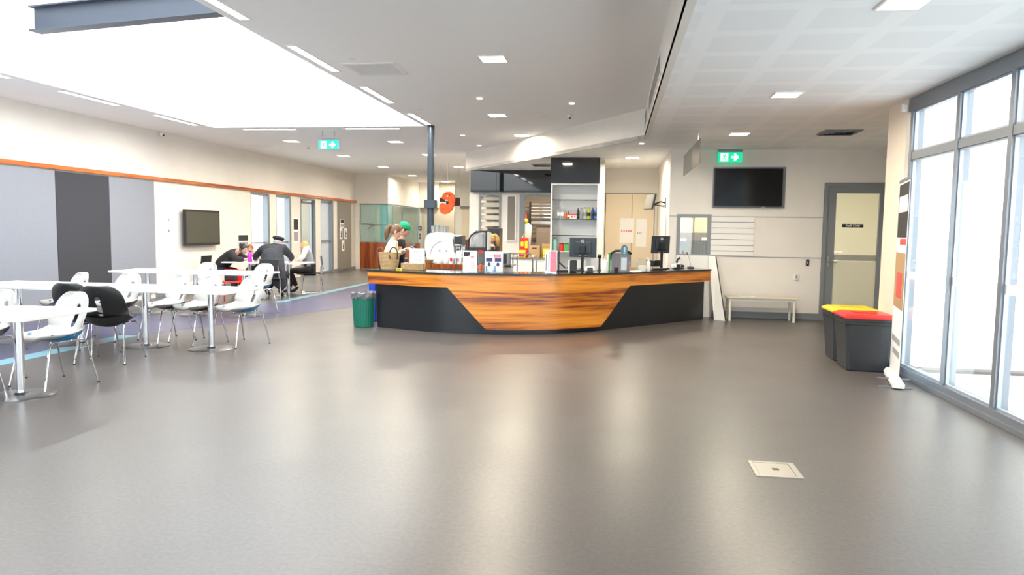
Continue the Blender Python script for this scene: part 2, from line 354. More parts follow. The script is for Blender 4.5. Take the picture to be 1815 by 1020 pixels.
# corridor end
cw = mat('warm_cream_paint', (.86, .80, .60), .8)
mb = MB(); mb.b2(-9.0, -1.0, 35.0, 35.15, 0, CH)
struct('wall_corridor_end', mb, cw, label='bright cream wall at the end of the corridor')
mb = MB(); mb.b2(-6.15, -3.2, 27.0, 27.15, 0, CH); mb.b2(-6.15, -6.0, 27.15, 35, 0, CH); mb.b2(-8.0, -7.85, 28.7, 35, 0, CH)
wf = struct('wall_corridor', mb, M['wall'], label='cream wall block beside the corridor')
dd = MB(); dd.b2(-5.95, -4.3, 26.92, 26.99, 2.27, 2.36)
d2 = struct('door_2', dd, M['taupe'], label='pair of cream doors with narrow panes down the corridor')
MB().b2(-5.9, -5.12, 26.95, 26.99, .01, 2.26).b2(-5.10, -4.32, 26.95, 26.99, .01, 2.26).build('door_leaf', M['cream'], d2)
MB().b2(-5.38, -5.2, 26.93, 26.95, 1.1, 2.1).b2(-4.78, -4.6, 26.93, 26.95, 1.1, 2.1).build('door_pane', M['taupe'], d2)

# kitchen walls: rear wall with louvre, tall opening, cupboard wall, side wall
KY = 17.1
mb = MB(); mb.b2(-3.55, -3.28, KY, KY+.12, 0, CL); mb.b2(-2.80, -2.30, KY, KY+.12, 0, CL); mb.b2(-3.28, -2.80, KY, KY+.12, 0, .6); mb.b2(-3.28, -2.8, KY, KY+.12, 2.31, CL)
mb.b2(-2.30, -1.2, KY, KY+.12, 2.33, CL); mb.b2(-1.4, -.2, KY, KY+.12, 0, 2.33)
mb.b2(-3.55, -3.45, KY+.12, 27, 0, CH)
struct('wall_kitchen', mb, M['wall'], label='off white wall behind the kitchen')
struct('wall_tower_side', MB().b2(-.36, -.255, 14.52, 16.5495, 0, CL), M['wall'], label='short wall behind the shelf tower')
mb = MB(); mb.b2(-.36, .92, 16.55, 16.68, 0, CL)
struct('wall_back', mb, M['wall'], label='warm off white wall with tall cupboards')
mb = MB(); mb.b2(.92, 3.50, 12.786, 12.92, 0, .0)
mb = MB(); Y0, Y1 = 12.786, 12.92
mb.b2(.92, 1.10, Y0, Y1, 0, CL); mb.b2(1.10, 1.60, Y0, Y1, 0, 1.07); mb.b2(1.10, 1.60, Y0, Y1, 1.76, CL); mb.b2(1.60, 3.487, Y0, Y1, 0, CL)
mb.b2(3.487, 4.55, Y0, Y1, 2.345, CL); mb.b2(.92, 1.05, Y1, 14.3, 0, CL); mb.b2(.92, 1.05, 14.3, 15.0, 2.0, CL); mb.b2(.92, 1.05, 15.0, 16.68, 0, CL)
struct('wall_right', mb, M['wall'], label='off white wall with a hatch window and staff door')
struct('trim_8', MB().b2(.925, 3.48, Y0-.012, Y0-.001, 1.754, 1.760).b2(1.70, 3.48, Y0-.012, Y0-.001, 1.063, 1.069), M['alu_grey'], label='thin joint strips across the right wall')
struct('baseboard_right', MB().b2(1.7, 3.48, Y0-.014, Y0-.001, 0.001, .11), M['alu_grey'])
# slatwall panel
s = MB().b2(1.64, 2.36, Y0-.022, Y0-.001, 1.085, 1.75)
for k in range(6): s.b2(1.64, 2.36, Y0-.026, Y0-.0205, 1.155+k*.1, 1.163+k*.1, mi=1)
tag(s.build('slatwall_panel', [M['white_paint'], mat('slat_groove', (.12, .12, .12), .6)]), 'white slatwall panel with six dark grooves beside the hatch window', 'wall panel')
# hatch window with the office behind
f = MB(); f.b2(1.06, 1.115, Y0-.03, Y0+.08, 1.04, 1.79); f.b2(1.585, 1.64, Y0-.03, Y0+.08, 1.04, 1.79); f.b2(1.115, 1.585, Y0-.03, Y0+.08, 1.735, 1.79); f.b2(1.115, 1.585, Y0-.03, Y0+.08, 1.04, 1.095); f.b2(1.34, 1.355, Y0+.02, Y0+.04, 1.095, 1.735)
wo = struct('window_5', f, M['alu_grey'], label='grey framed sliding hatch window beside the counter')
MB().b2(1.115, 1.35, Y0+.04, Y0+.045, 1.095, 1.735).b2(1.34, 1.585, Y0+.02, Y0+.025, 1.095, 1.735).build('window_pane', M['glass'], wo)
mb = MB(); mb.b2(1.05, 6.2, 16.6, 16.72, 0, CL); mb.b2(6.1, 6.2, 12.92, 16.6, 0, CL)
struct('wall_office', mb, cw, label='cream wall of the office behind the hatch')
# right side: return wall, column, added rear glazing
mb = MB(); mb.b2(4.57, 4.70, 8.45, Y0, -.15, CL); mb.b2(3.2, 4.57, 8.45, 8.57, -.15, CL)
struct('wall_right_return', mb, M['wall'], label='wall returning behind the corner column')
struct('wall_column', MB().b2(3.0, 3.2, 8.10, 8.62, 0, CL-.001), M['beige_panel'], label='warm beige corner column beside the glazing')
mb = MB(); mb.b2(-9.6, 3.3, NY-.15, NY, 2.8, CH); mb.b2(-9.6, 3.3, NY-.15, NY, 0.001, .12)  # unseen glazing added behind the camera to bring in more daylight
for k in range(13): mb.b2(-9.4+k*1.04-.03, -9.4+k*1.04+.03, NY-.12, NY-.02, .12, 2.8)
wo = struct('window_8', mb, M['alu'], label='unseen glazed wall added behind the viewpoint for daylight'); MB().b2(-9.4, 3.1, NY-.07, NY-.065, .12, 2.8).build('window_pane', M['glass'], wo)
# staff door
fr = MB(); a, b = 3.49, 4.54
fr.b2(a, a+.055, Y0-.03, Y0+.10, .001, 2.34); fr.b2(b-.03, b+.02, Y0-.03, Y0+.10, .001, 2.34); fr.b2(a+.055, b-.03, Y0-.03, Y0+.10, 2.285, 2.34)
d = struct('door_3', fr, M['alu_grey'], label='grey staff door with a tall glass pane')
lf = MB(); lf.b2(a+.06, a+.20, Y0+.0, Y0+.045, .01, 2.28); lf.b2(b-.16, b-.035, Y0, Y0+.045, .01, 2.28); lf.b2(a+.20, b-.16, Y0, Y0+.045, 2.17, 2.28); lf.b2(a+.20, b-.16, Y0, Y0+.045, .01, .18)
leaf = lf.build('door_leaf', M['alu_grey'], d)
MB().b2(a+.20, b-.16, Y0+.02, Y0+.026, .18, 2.17).build('door_pane', M['glass'], leaf)
MB().b2(a+.20, b-.16, Y0+.016, Y0+.019, .62-.43, 1.02).build('frosted_film', mat('frosted_film', (.80, .78, .62), .5, alpha=.75), leaf)
MB().b2(a+.20, b-.16, Y0+.014, Y0+.0155, 1.03, 1.13).build('film_stripe', mat('grey_film', (.30, .30, .28), .5, alpha=.6), leaf)
MB().b2(a+.09, a+.125, Y0-.012, Y0, .93, 1.10).tube([(a+.107, Y0-.01, 1.0), (a+.107, Y0-.05, 1.0), (a+.24, Y0-.05, 1.0)], .009).build('door_handle', M['steel'], leaf)
for z in (.35, 1.05, 1.75, 2.1): MB().cyl((b-.04, Y0-.012, z), .009, .09, 8).build('hinge', M['steel'], leaf)
sg = MB().b2(a+.31, a+.65, Y0-.004, Y0-.0005, 1.595, 1.655).build('staff_sign', M['black'], leaf)
text_mesh('Staff Only', .058, (a+.48, Y0-.006, 1.625), (PI/2, 0, 0), M['paper'], sg)
# office furniture seen through the staff door and hatch
tag(MB().b2(3.3, 4.3, 14.6, 15.2, .0, 1.12).b2(3.25, 4.35, 14.55, 15.25, 1.12, 1.15).build('office_counter', M['cream']), 'cream office counter seen through the staff door', 'counter')
tag(MB().b2(3.55, 4.0, 14.7, 15.1, 1.151, 1.42).build('cardboard_box', M['kraft']), 'pale brown box on the office counter behind the staff door', 'box')
tag(MB().b2(1.12, 1.9, 14.3, 14.8, .0, 1.02).b2(1.2, 1.42, 14.5, 14.7, 1.02, 1.3, 1).b2(1.5, 1.85, 14.5, 14.7, 1.02, 1.32, 1).build('office_desk', [M['cream'], M['alu_grey']]), 'office desk with grey files seen through the hatch window', 'desk')
t = thing('office_cabinet', 'grey taupe office cabinet with pale files seen through the hatch window', 'cabinet', (0, 0, 0)); MB().b2(1.1, 2.6, 15.9, 16.3, .001, 1.47).build('cabinet_body', M['taupe'], t)
for x, z, w in ((1.32, 1.12, .2), (1.62, 1.0, .16), (1.85, 1.15, .2)): MB().b2(x, x+w, 15.88, 15.899, z, z+.22).build('file', M['paper'], t)
tag(MB().b2(1.2, 1.85, 16.4, 16.59, 1.95, 2.3).b2(1.3, 1.75, 16.38, 16.4, 1.98, 2.0, 1).build('wall_notice', [M['paper'], M['pink']]), 'pale notice on the office wall seen through the hatch window', 'notice')

# glazed wall on the right
mb = MB(); gx0, gx1 = RX, RX+.11
mull = [8.0, 6.98, 6.09, 5.2, 4.31, 3.42, 2.53, 1.64, .75, -.14, -1.03, -1.92, -2.81, NY+.05]
mb.b2(gx0-.0, gx1, NY, 8.09, 2.76, CL-.001)      # head
mb.b2(gx0-.01, gx1+.02, NY, 8.09, 0.001, .10)    # sill
mb.b2(gx0-.04, gx0-.01, NY, 8.09, 0.001, .045)
for y in mull: mb.b2(gx0, gx1, y-.03, y+.03, .10, 2.76)
mb.b2(gx0+.005, gx1, NY, 8.05, 2.255, 2.335)
wo = struct('window_6', mb, M['alu'], label='full height aluminium glazed wall')
bd = MB()
for y0, y1 in zip(mull[1:], mull[:-1]):
    for z0, z1 in ((.10, 2.255), (2.335, 2.76)):
        bd.b2(gx0+.02, gx0+.05, y0+.03, y0+.045, z0, z1); bd.b2(gx0+.02, gx0+.05, y1-.045, y1-.03, z0, z1)
        bd.b2(gx0+.02, gx0+.05, y0+.045, y1-.045, z0, z0+.018); bd.b2(gx0+.02, gx0+.05, y0+.045, y1-.045, z1-.018, z1)
bd.build('glazing_bead', mat('silver_bead', (.40, .45, .52), .35, .5), wo)
gl = MB(); dc = MB()
for y0, y1 in zip(mull[1:], mull[:-1]):
    gl.b2(gx0+.032, gx0+.038, y0+.04, y1-.04, .11, 2.25); gl.b2(gx0+.032, gx0+.038, y0+.04, y1-.04, 2.34, 2.755)
    dc.b2(gx0+.026, gx0+.030, y0+.045, y1-.045, 1.02, 1.10)
gl.build('window_pane', M['glass'], wo)
dc.build('safety_strip', mat('white_safety_film', (.9, .9, .9), .6, alpha=.8), wo)
struct('floor.002', MB().prism([(3.14, -25), (40, -25), (40, 36), (6.21, 36), (6.21, 8.62), (3.14, 8.62)], -.2, -.03).prism([(-40, -25), (3.14, -25), (3.14, NY-.11), (-9.36, NY-.11), (-9.36, 24.4), (-12.4, 24.4), (-12.4, 45), (-40, 45)], -.2, -.03), mat('pale_paving', (.78, .78, .76), .9), label='pale paving outside')
# ------------------------------------------------------------------ lamps and ceiling fittings
def lamp_light(parent, loc, size, power, col=(1, .90, .74), sy=None, spread=3.0):
    l = bpy.data.lights.new('lamp_light', 'AREA'); l.shape = 'RECTANGLE' if sy else 'SQUARE'; l.size = size
    if sy: l.size_y = sy
    l.energy = power; l.color = col; l.spread = spread
    o = bpy.data.objects.new('lamp_light', l); COL.objects.link(o); o.parent = parent; o.location = loc
    return o
KW = 1.25
def downlight(p, z, s, label, group=None, power=40, col=(1, .88, .70)):
    t = thing('downlight', label, 'ceiling light', (p[0], p[1], z), 0, group)
    MB().b2(-s/2, s/2, -s/2, s/2, -.010, -.002).build('diffuser', M['lamp'], t)
    f = MB(); w = .014
    f.b2(-s/2-w, -s/2, -s/2-w, s/2+w, -.012, -.001); f.b2(s/2, s/2+w, -s/2-w, s/2+w, -.012, -.001); f.b2(-s/2, s/2, -s/2-w, -s/2, -.012, -.001); f.b2(-s/2, s/2, s/2, s/2+w, -.012, -.001)
    f.build('trim_ring', M['white_paint'], t)
    lamp_light(t, (0, 0, -.02), s*.9, power*KW, col)
    return t
G1 = 'square downlights in the main ceiling'; G2 = 'square downlights in the low ceiling'; G3 = 'small spot downlights'
mains = [((-1.39, 7.92), .27, 'largest square downlight in the middle of the main ceiling'), ((-1.98, 11.74), .27, 'square downlight over the front of the counter, second from the viewer'),
 ((-1.90, 14.2), .27, 'square downlight right against the angled bulkhead face'), ((-7.10, 14.98), .27, 'square downlight left of the hanging exit sign by the skylight end'),
 ((-4.80, 15.15), .27, 'square downlight right of the exit sign, left of the steel column'), ((-7.11, 18.0), .27, 'square downlight just beyond the exit sign'),
 ((-4.76, 21.3), .27, 'square downlight right of the column, in the corridor ceiling'), ((-4.76, 17.8), .27, 'square downlight half hidden by the steel column'),
 ((-7.13, 21.3), .27, 'square downlight in front of the glazed lobby corner'), ((-7.2, 24.7), .27, 'square downlight over the lobby glazing'), ((-6.74, 27.8), .27, 'farthest square downlight at the corridor mouth')]
for p, s, lb in mains: downlight(p, CH, s, lb, G1, 40 if p[1] > 13 and p[0] < -4 else 55 if p[1] > 13 else 42)
for p, s, lb in (((1.70, 7.75), .25, 'square downlight in the low ceiling, middle of the row of three'), ((1.72, 4.78), .25, 'square downlight in the low ceiling, cut by the top edge of the photo'),
 ((1.72, 10.72), .25, 'square downlight in the low ceiling before the wall television'), ((.28, 14.0), .25, 'square downlight behind the counter washing the side wall')):
    downlight(p, CL, s, lb, G2, 42 if p[1] > 13 else 30)
for p, z, lb in (((-2.0, 18.0), CL, 'added square downlight brightening the rear kitchen'), ((4.0, 13.8), CL, 'square downlight in the office behind the staff door'), ((1.9, 15.2), CL, 'square downlight in the office behind the hatch window'), ((-9.2, 27.2), CH, 'added square downlight brightening the glazed lobby'), ((-7.0, 32.5), CH, 'square downlight at the far corridor end')):  # rear kitchen and lobby downlights are added to brighten those rooms
    downlight(p, z, .27, lb, None, 45 if 'office' not in lb else 26)
def spot(p, z, lb):
    t = thing('spot_downlight', lb, 'ceiling light', (p[0], p[1], z), 0, G3)
    MB().lathe([(.055, -.001), (.055, -.008), (.04, -.012)], 16).build('trim_ring', M['white_paint'], t); MB().lathe([(.038, -.0125), (.038, -.018)], 16).build('lamp_lens', M['lamp'], t)
    l = bpy.data.lights.new('lamp_light', 'SPOT'); l.energy = 45; l.color = (1, .86, .66); l.spot_size = 1.5; l.spot_blend = .8; l.shadow_soft_size = .04
    o = bpy.data.objects.new('lamp_light', l); COL.objects.link(o); o.parent = t; o.location = (0, 0, -.03)
for p, z, lb in (((-1.98, 10.2), CH, 'small spot between the two nearest square downlights'), ((-.69, 10.69), CH, 'small spot near the smoke detector, right of the others'), ((-3.08, 14.12), CH, 'small spot left of the bulkhead, the nearer of the pair'),
 ((-3.07, 15.8), CH, 'small spot left of the bulkhead, the farther of the pair'), ((.375, 11.75), CL, 'small spot in the low ceiling under the bulkhead corner')): spot(p, z, lb)
# strip lights round the skylight
def strip(x, y, L, along, lb):
    rz = 0 if along == 'y' else PI/2
    t = thing('strip_light', lb, 'ceiling light', (x, y, CH), rz, 'recessed strip lights round the skylight')
    MB().b2(-.045, .045, -L/2+.03, L/2-.03, -.006, -.002).build('diffuser', M['lamp_cool'], t)
    f = MB(); f.b2(-.06, -.045, -L/2, L/2, -.009, -.001); f.b2(.045, .06, -L/2, L/2, -.009, -.001); f.b2(-.045, .045, -L/2, -L/2+.03, -.009, -.001); f.b2(-.045, .045, L/2-.03, L/2, -.009, -.001)
    f.build('trim_frame', M['white_paint'], t)
    lamp_light(t, (0, 0, -.015), .08, 26, (1, .96, .90), sy=L*.95)
for y, lb in ((5.65, 'recessed strip light cut by the top edge, right side of the skylight'), (7.77, 'long recessed strip light beside the air grille, right side of the skylight'), (9.9, 'third recessed strip light along the right side of the skylight'), (12.1, 'last recessed strip light on the right side, by the steel column')): strip(-3.40, y, 1.25, 'y', lb)
for y, lb in ((7.8, 'recessed strip light at the left picture edge'), (9.85, 'recessed strip light on the left side of the skylight, nearer one'), (11.97, 'recessed strip light on the left side of the skylight above the small camera'), ): strip(-7.87, y, 1.25, 'y', lb)
for x, lb in ((-6.7, 'recessed strip light across the skylight end, left one'), (-4.62, 'recessed strip light across the skylight end, right one')): strip(x, 13.16, 1.12, 'x', lb)
# steel beam crossing the skylight, column
bt = thing('steel_beam', 'dark blue grey steel I beam crossing the skylight opening', 'beam', (-5.62, 8.25, 3.98), -.17)
MB().b2(-2.05, 2.05, -.09, .09, 0, .018).b2(-2.05, 2.05, -.09, .09, .302, .32).build('flange', M['beam'], bt); MB().b2(-2.05, 2.05, -.007, .007, .018, .302).build('web', M['beam'], bt)
ct = thing('steel_column', 'slim dark blue grey steel column rising behind the counter to the ceiling', 'column', (-3.40, 12.86, 0))
MB().lathe([(.066, .0), (.066, CH-.002)], 24).build('shaft', M['steel_blue'], ct, smooth=True); MB().b2(-.10, .10, -.10, .10, 1.86, 2.0).build('junction_box', M['steel_blue'], ct); MB().lathe([(.12, .0), (.12, .012)], 24).build('base_plate', M['steel_blue'], ct)
# grilles, detectors
g = thing('ceiling_grille', 'square grey return air grille in the main ceiling', 'air grille', (-2.87, 8.30, CH))
f = MB(); f.b2(-.31, -.26, -.31, .31, -.012, -.001); f.b2(.26, .31, -.31, .31, -.012, -.001); f.b2(-.26, .26, -.31, -.26, -.012, -.001); f.b2(-.26, .26, .26, .31, -.012, -.001); f.build('frame', M['white_paint'], g)
c = MB()
for k in range(26): c.box((0, -.25+k*.02, -.006), (.52, .003, .008))
for k in range(26): c.box((-.25+k*.02, 0, -.006), (.003, .52, .008))
c.build('mesh_core', M['white_paint'], g); MB().b2(-.26, .26, -.26, .26, -.0018, -.001).build('backing', M['ink_g'], g)
def diffuser(x, y, z, s, lb):
    g = thing('air_diffuser', lb, 'air diffuser', (x, y, z)); 
    for k in range(4):
        a = s/2-.001-k*.05; b = a-.022; q = MB()
        q.add([(-a, -a, -.002), (a, -a, -.002), (a, a, -.002), (-a, a, -.002), (-b, -b, -.022), (b, -b, -.022), (b, b, -.022), (-b, b, -.022)], [(0, 1, 5, 4), (1, 2, 6, 5), (2, 3, 7, 6), (3, 0, 4, 7)])
        q.build('louvre', M['alu_grey'], g)
    MB().b2(-s/2+.02, s/2-.02, -s/2+.02, s/2-.02, -.0018, -.001).build('backing', M['black_matt'], g)
diffuser(3.05, 10.6, CL, .5, 'square louvred air diffuser in the low ceiling by the corner column')
diffuser(-1.6, 15.6, CL, .5, 'square louvred air diffuser in the kitchen ceiling')
def disc(x, y, z, r, name, lb, cat, h=.03, m='white_paint', dark=False):
    t = thing(name, lb, cat, (x, y, z)); MB().lathe([(r, -.001), (r*.96, -h*.5), (r*.6, -h), (.0001, -h)], 20).build('body', M[m], t, smooth=True)
    if dark: MB().lathe([(r*.35, -h-.001), (r*.3, -h-.02), (.0001, -h-.022)], 12).build('lens', M['black'], t, smooth=True)
    return t
q = PZ(965, 204, CH); disc(q.x, q.y, CH, .10, 'ceiling_speaker', 'round white ceiling speaker left of the smoke detector', 'speaker', .012)
q = PZ(1010, 204, CH); disc(q.x, q.y, CH, .05, 'smoke_detector', 'small smoke detector with a dark centre near the bulkhead', 'smoke detector', .04, dark=True)
q = PZ(625, 104, CH); disc(q.x, q.y, CH, .045, 'smoke_detector', 'small pale detector in front of the air grille', 'smoke detector', .01)
q = PZ(840, 228, CH); disc(q.x, q.y, CH, .045, 'smoke_detector', 'small pale detector between the spots and square downlight', 'smoke detector', .02)
q = PZ(745, 195, CH); disc(q.x, q.y, CH, .06, 'ceiling_sensor', 'flat round sensor beside the last strip light', 'sensor', .01)
q = PZ(546, 259, CH); disc(q.x, q.y, CH, .04, 'smoke_detector', 'small detector left of the left exit sign', 'smoke detector', .05, dark=True)
q = PZ(462, 259, CH); disc(q.x, q.y, CH, .3, 'ceiling_access_ring', 'flat round plate in the ceiling left of the exit sign', 'ceiling plate', .006)
t = thing('dome_camera', 'small white dome camera high on the left wall', 'camera', (LX, 13.42, 3.30)); MB().ball((.05, 0, 0), (.05, .05, .045)).build('housing', M['white_paint'], t, smooth=True); MB().ball((.085, -.01, -.015), .024).build('lens', M['black'], t, smooth=True)
t = thing('sensor_box', 'small white sensor at the top of the corner column', 'sensor', (2.95, 8.09, 2.80)); MB().box((0, -.03, 0), (.05, .05, .08), rx=.2).build('housing', M['white_paint'], t, bevel=.008); MB().ball((0, -.058, -.02), .015).build('lens', M['paper'], t)
# long slot grilles on the bulkhead face
for y0, y1, lb in ((7.2, 9.6, 'long slot air grille on the bulkhead side, nearer one'), (10.3, 10.95, 'short slot air grille on the bulkhead side near its corner')):
    t = thing('slot_grille', lb, 'air grille', (.40, 0, 0)); MB().b2(-.012, -.001, y0, y1, 3.02, 3.24).build('frame', M['white_paint'], t)
    s = MB()
    for k in range(8): s.b2(-.016, -.012, y0+.03, y1-.03, 3.04+k*.024, 3.048+k*.024)
    s.build('louvre', M['ink_g'], t)
# exit signs
def exit_sign(p, rz, lb, hang):
    t = thing('exit_sign', lb, 'exit sign', p, rz); w, h = .40, .17
    MB().b2(-w/2, w/2, -.015, .015, -h/2, h/2).build('sign_body', M['exit_g'], t, bevel=.004)
    MB().b2(-w/2, w/2, -.02, .02, h/2+.001, h/2+.035).b2(-w/2, w/2, -.012, .012, h/2+.036, h/2+.045).build('mount_bar', M['alu'], t)
    if hang > 0:
        for hx in (-.12, .12): MB().cyl((hx, 0, h/2+.045), .006, hang).build('hanger', M['alu'], t)
    y = -.0162
    MB().b2(-.155, -.03, y, -.0152, -.07, .07).build('door_pictogram', M['exit_w'], t)
    a = MB(); pts = [(.02, .018), (.09, .018), (.06, .048), (.085, .066), (.15, 0), (.085, -.066), (.06, -.048), (.09, -.018), (.02, -.018)]
    a.add([(u, y, v) for u, v in pts]+[(u, -.0152, v) for u, v in pts], [tuple(range(9)), tuple(range(17, 8, -1))]+[(i, (i+1) % 9, 9+(i+1) % 9, 9+i) for i in range(9)]); a.build('arrow', M['exit_w'], t)
    r = MB(); yy = -.0172
    def seg(a, b, w=.007): r.tube([(a[0], yy, a[1]), (b[0], yy, b[1])], w, 6)
    r.ball((-.078, yy, .045), (.011, .003, .011), 8, 6); seg((-.082, .03), (-.10, -.005), .010); seg((-.10, -.005), (-.075, -.025)); seg((-.075, -.025), (-.07, -.06)); seg((-.10, -.005), (-.115, -.035)); seg((-.115, -.035), (-.145, -.04)); seg((-.085, .025), (-.055, .01)); seg((-.085, .028), (-.115, .03)); seg((-.115, .03), (-.125, .008))
    r.build('running_figure', M['exit_g'], t)
    return t
exit_sign((-5.62, 13.45, 3.09), 0, 'green running man exit sign hanging by the skylight end', .15)
exit_sign((1.90, 12.70, 2.765), 0, 'green running man exit sign above the wall television', .0)
# hanging smoky sign panel
t = thing('hanging_panel', 'smoky translucent sign panel hung on wires over the counter end', 'hanging sign', (1.1, 11.15, 2.58))
MB().b2(-.004, .004, -1.18, 1.18, -.17, .17).build('panel', M['smoke'], t); [MB().cyl((0, yy, .17), .0025, .149, 6).build('wire', M['steel'], t) for yy in (-.9, .9)]

# ------------------------------------------------------------------ things on the left wall
for y0, y1, m, lb in ((7.9, 10.60, 'felt_l', 'pale grey felt wall panel at the left picture edge'), (10.61, 11.86, 'felt_d', 'dark charcoal felt wall panel between two pale ones'), (11.87, 13.15, 'felt_l', 'pale grey felt wall panel right of the dark one')):
    tag(MB().b2(LX+.001, LX+.035, y0, y1, .12, 2.34).build('acoustic_panel', M[m], bevel=.003), lb, 'wall panel')
def tv(name, w, h, loc, rz, lb, scr, brk=.05, bez=.02):
    t = thing(name, lb, 'television', loc, rz)
    MB().b2(-w/2, w/2, -.03, .02, -h/2, h/2).build('casing', M['black'], t, bevel=.006)
    MB().b2(-w/2+bez, w/2-bez, -.032, -.030, -h/2+bez, h/2-bez).build('screen', M[scr], t)
    MB().b2(-.15, .15, .02, .02+brk, -.12, .12).build('bracket', M['black_matt'], t)
    return t
t = tv('wall_television', 1.35, .78, (LX+.10, 14.68, 1.43), PI/2, 'grey screened television with a black bezel on the left wall', 'screen_g', .078, .05)
t = tv('wall_television', 1.13, .645, (2.22, Y0-.07, 2.255), 0, 'large black television on the right wall above the slatwall', 'screen', .028, .012)
tag(MB().b2(1.64, 2.85, Y0-.010, Y0-.001, 1.905, 2.61).build('backing_board', M['alu']), 'pale grey backing board behind the right wall television', 'board')
t = thing('cable_loop', 'small white cable loop hanging under the black television', 'cable', (2.50, Y0-.03, 1.90)); MB().tube([(0.035*math.cos(a), 0, -.0+.03*math.sin(a)) for a in [k*PI/8 for k in range(16)]], .006, 6, closed=True).build('loop', M['white_paint'], t)
def plate(name, lb, cat, loc, d, m, rz=0):
    t = thing(name, lb, cat, loc, rz); MB().b2(-d[0]/2, d[0]/2, -d[1], -.001, -d[2]/2, d[2]/2).build('plate', M[m], t, bevel=.003)
    MB().b2(-d[0]/6, d[0]/6, -d[1]-.006, -d[1], -d[2]/5, d[2]/5).build('button', M['alu_grey'] if m != 'black' else M['ink_g'], t); return t
q = PY(1431, 466, Y0); plate('card_reader', 'black card reader left of the staff door', 'card reader', (q.x, Y0, q.z), (.05, .02, .11), 'black')
q = PY(1411, 491, Y0); plate('power_outlet', 'white outlet box low on the wall above the bench end', 'outlet', (q.x, Y0, q.z), (.07, .03, .11), 'white')
plate('light_switch', 'white light switch on the left wall beside the television', 'light switch', (LX, 13.62, 1.36), (.08, .012, .12), 'white', PI/2)
plate('thermostat', 'small white thermostat above the switch beside the television', 'thermostat', (LX, 13.62, 1.58), (.07, .02, .07), 'white', PI/2)
# emergency notice boards on the taupe panel
def notice(name, lb, Y, z, w, h, X=LX+.031, art=None, rz=PI/2):
    t = thing(name, lb, 'notice', (X, Y, z), rz); MB().b2(-w/2, w/2, -.006, -.0005, -h/2, h/2).build('sheet', M['paper'], t)
    k = MB()
    if art == 'list':
        for i in range(6): k.b2(-w*.38, w*(.1+.06*(i % 3)), -.0075, -.006, h*.32-i*h*.12, h*.36-i*h*.12)
    elif art == 'figure': k.ball((0, -.007, h*.22), (w*.12, .002, w*.12), 10, 6).tube([(0, -.007, h*.12), (0, -.007, -h*.1)], w*.11, 6).tube([(0, -.007, -h*.1), (-w*.12, -.007, -h*.33)], w*.06, 6).tube([(0, -.007, -h*.1), (w*.12, -.007, -h*.33)], w*.06, 6)
    elif art == 'photo': MB().b2(-w*.42, w*.42, -.0075, -.006, h*.02, h*.42).build('upper_picture', M['ink'], t); MB().b2(-w*.42, w*.42, -.0075, -.006, -h*.42, -h*.06).build('lower_picture', M['ink_g'], t)
    if k.v: k.build('print', M['ink'], t)
    return t
notice('toilet_sign', 'topmost pictogram sign on the taupe panel', 23.05, 1.62, .34, .30, art='photo'); notice('toilet_sign', 'pictogram sign with a figure, left of the middle pair on the taupe panel', 22.94, 1.27, .22, .36, art='figure')
notice('toilet_sign', 'pictogram sign with a figure, right of the middle pair on the taupe panel', 23.35, 1.27, .22, .36, art='figure'); notice('toilet_sign', 'lowest pictogram sign on the taupe panel', 23.12, .86, .22, .36, art='figure')
notice('wall_poster', 'dark picture notice on the pilaster left of the narrow glass door', 19.58, 1.38, .34, .75, X=LX+.001, art='photo')
notice('wall_poster', 'poster with a striped picture above the seated people', 16.62, 1.10, .55, .36, X=LX+.001, art='photo')
q = PY(744, 405, 28.55); plate('light_switch', 'dark square switch on the stone beige wall, upper one', 'light switch', (q.x, 28.55, q.z), (.16, .02, .16), 'black'); q = PY(744, 419, 28.55); plate('light_switch', 'dark tall switch on the stone beige wall, lower one', 'light switch', (q.x, 28.55, q.z), (.08, .02, .22), 'black')

# ------------------------------------------------------------------ tables
def make_table(lb, loc, g):
    t = thing('cafe_table', lb, 'table', loc, 0, g); w, d = .85, .86
    c = .03; pl = [(-w/2+c, -d/2), (w/2-c, -d/2), (w/2, -d/2+c), (w/2, d/2-c), (w/2-c, d/2), (-w/2+c, d/2), (-w/2, d/2-c), (-w/2, -d/2+c)]
    MB().prism(pl, .695, .72).build('tabletop', M['white'], t, bevel=.003)
    MB().lathe([(.036, .02), (.036, .68)], 20).build('pedestal', M['chrome'], t, smooth=True)
    MB().lathe([(.262, .0), (.262, .006), (.25, .010), (.06, .016), (.045, .03), (.036, .032)], 40).build('base', M['base_steel'], t, smooth=True)
    MB().b2(-.16, .16, -.16, .16, .682, .6945).build('mounting_plate', M['black'], t)
    return t
T0 = make_table('white square pedestal table nearest the viewer at the left edge', (-5.0, 5.32, 0), 'white cafe tables')
TABS = [((-5.86, 5.26), 'white pedestal table beyond the left picture edge, joined to the nearest one'),
 ((-4.76, 7.83), 'white pedestal table at the right end of the long middle row'), ((-5.62, 7.83), 'white pedestal table in the middle row behind the black chair'), ((-6.48, 7.83), 'white pedestal table in the middle row, third from its right end'), ((-7.34, 7.83), 'white pedestal table at the left end of the middle row'),
 ((-6.0, 10.85), 'white pedestal table at the right end of the back row'), ((-6.86, 10.85), 'white pedestal table in the centre of the back row'), ((-7.72, 10.85), 'white pedestal table at the left end of the back row'),
 ((-6.90, 14.3), 'white pedestal table where the blonde woman sits with a cup'), ((-7.78, 14.3), 'white pedestal table carrying the purple bottle')]
for p, lb in TABS: dup(T0, (p[0], p[1], 0), 0, lb)

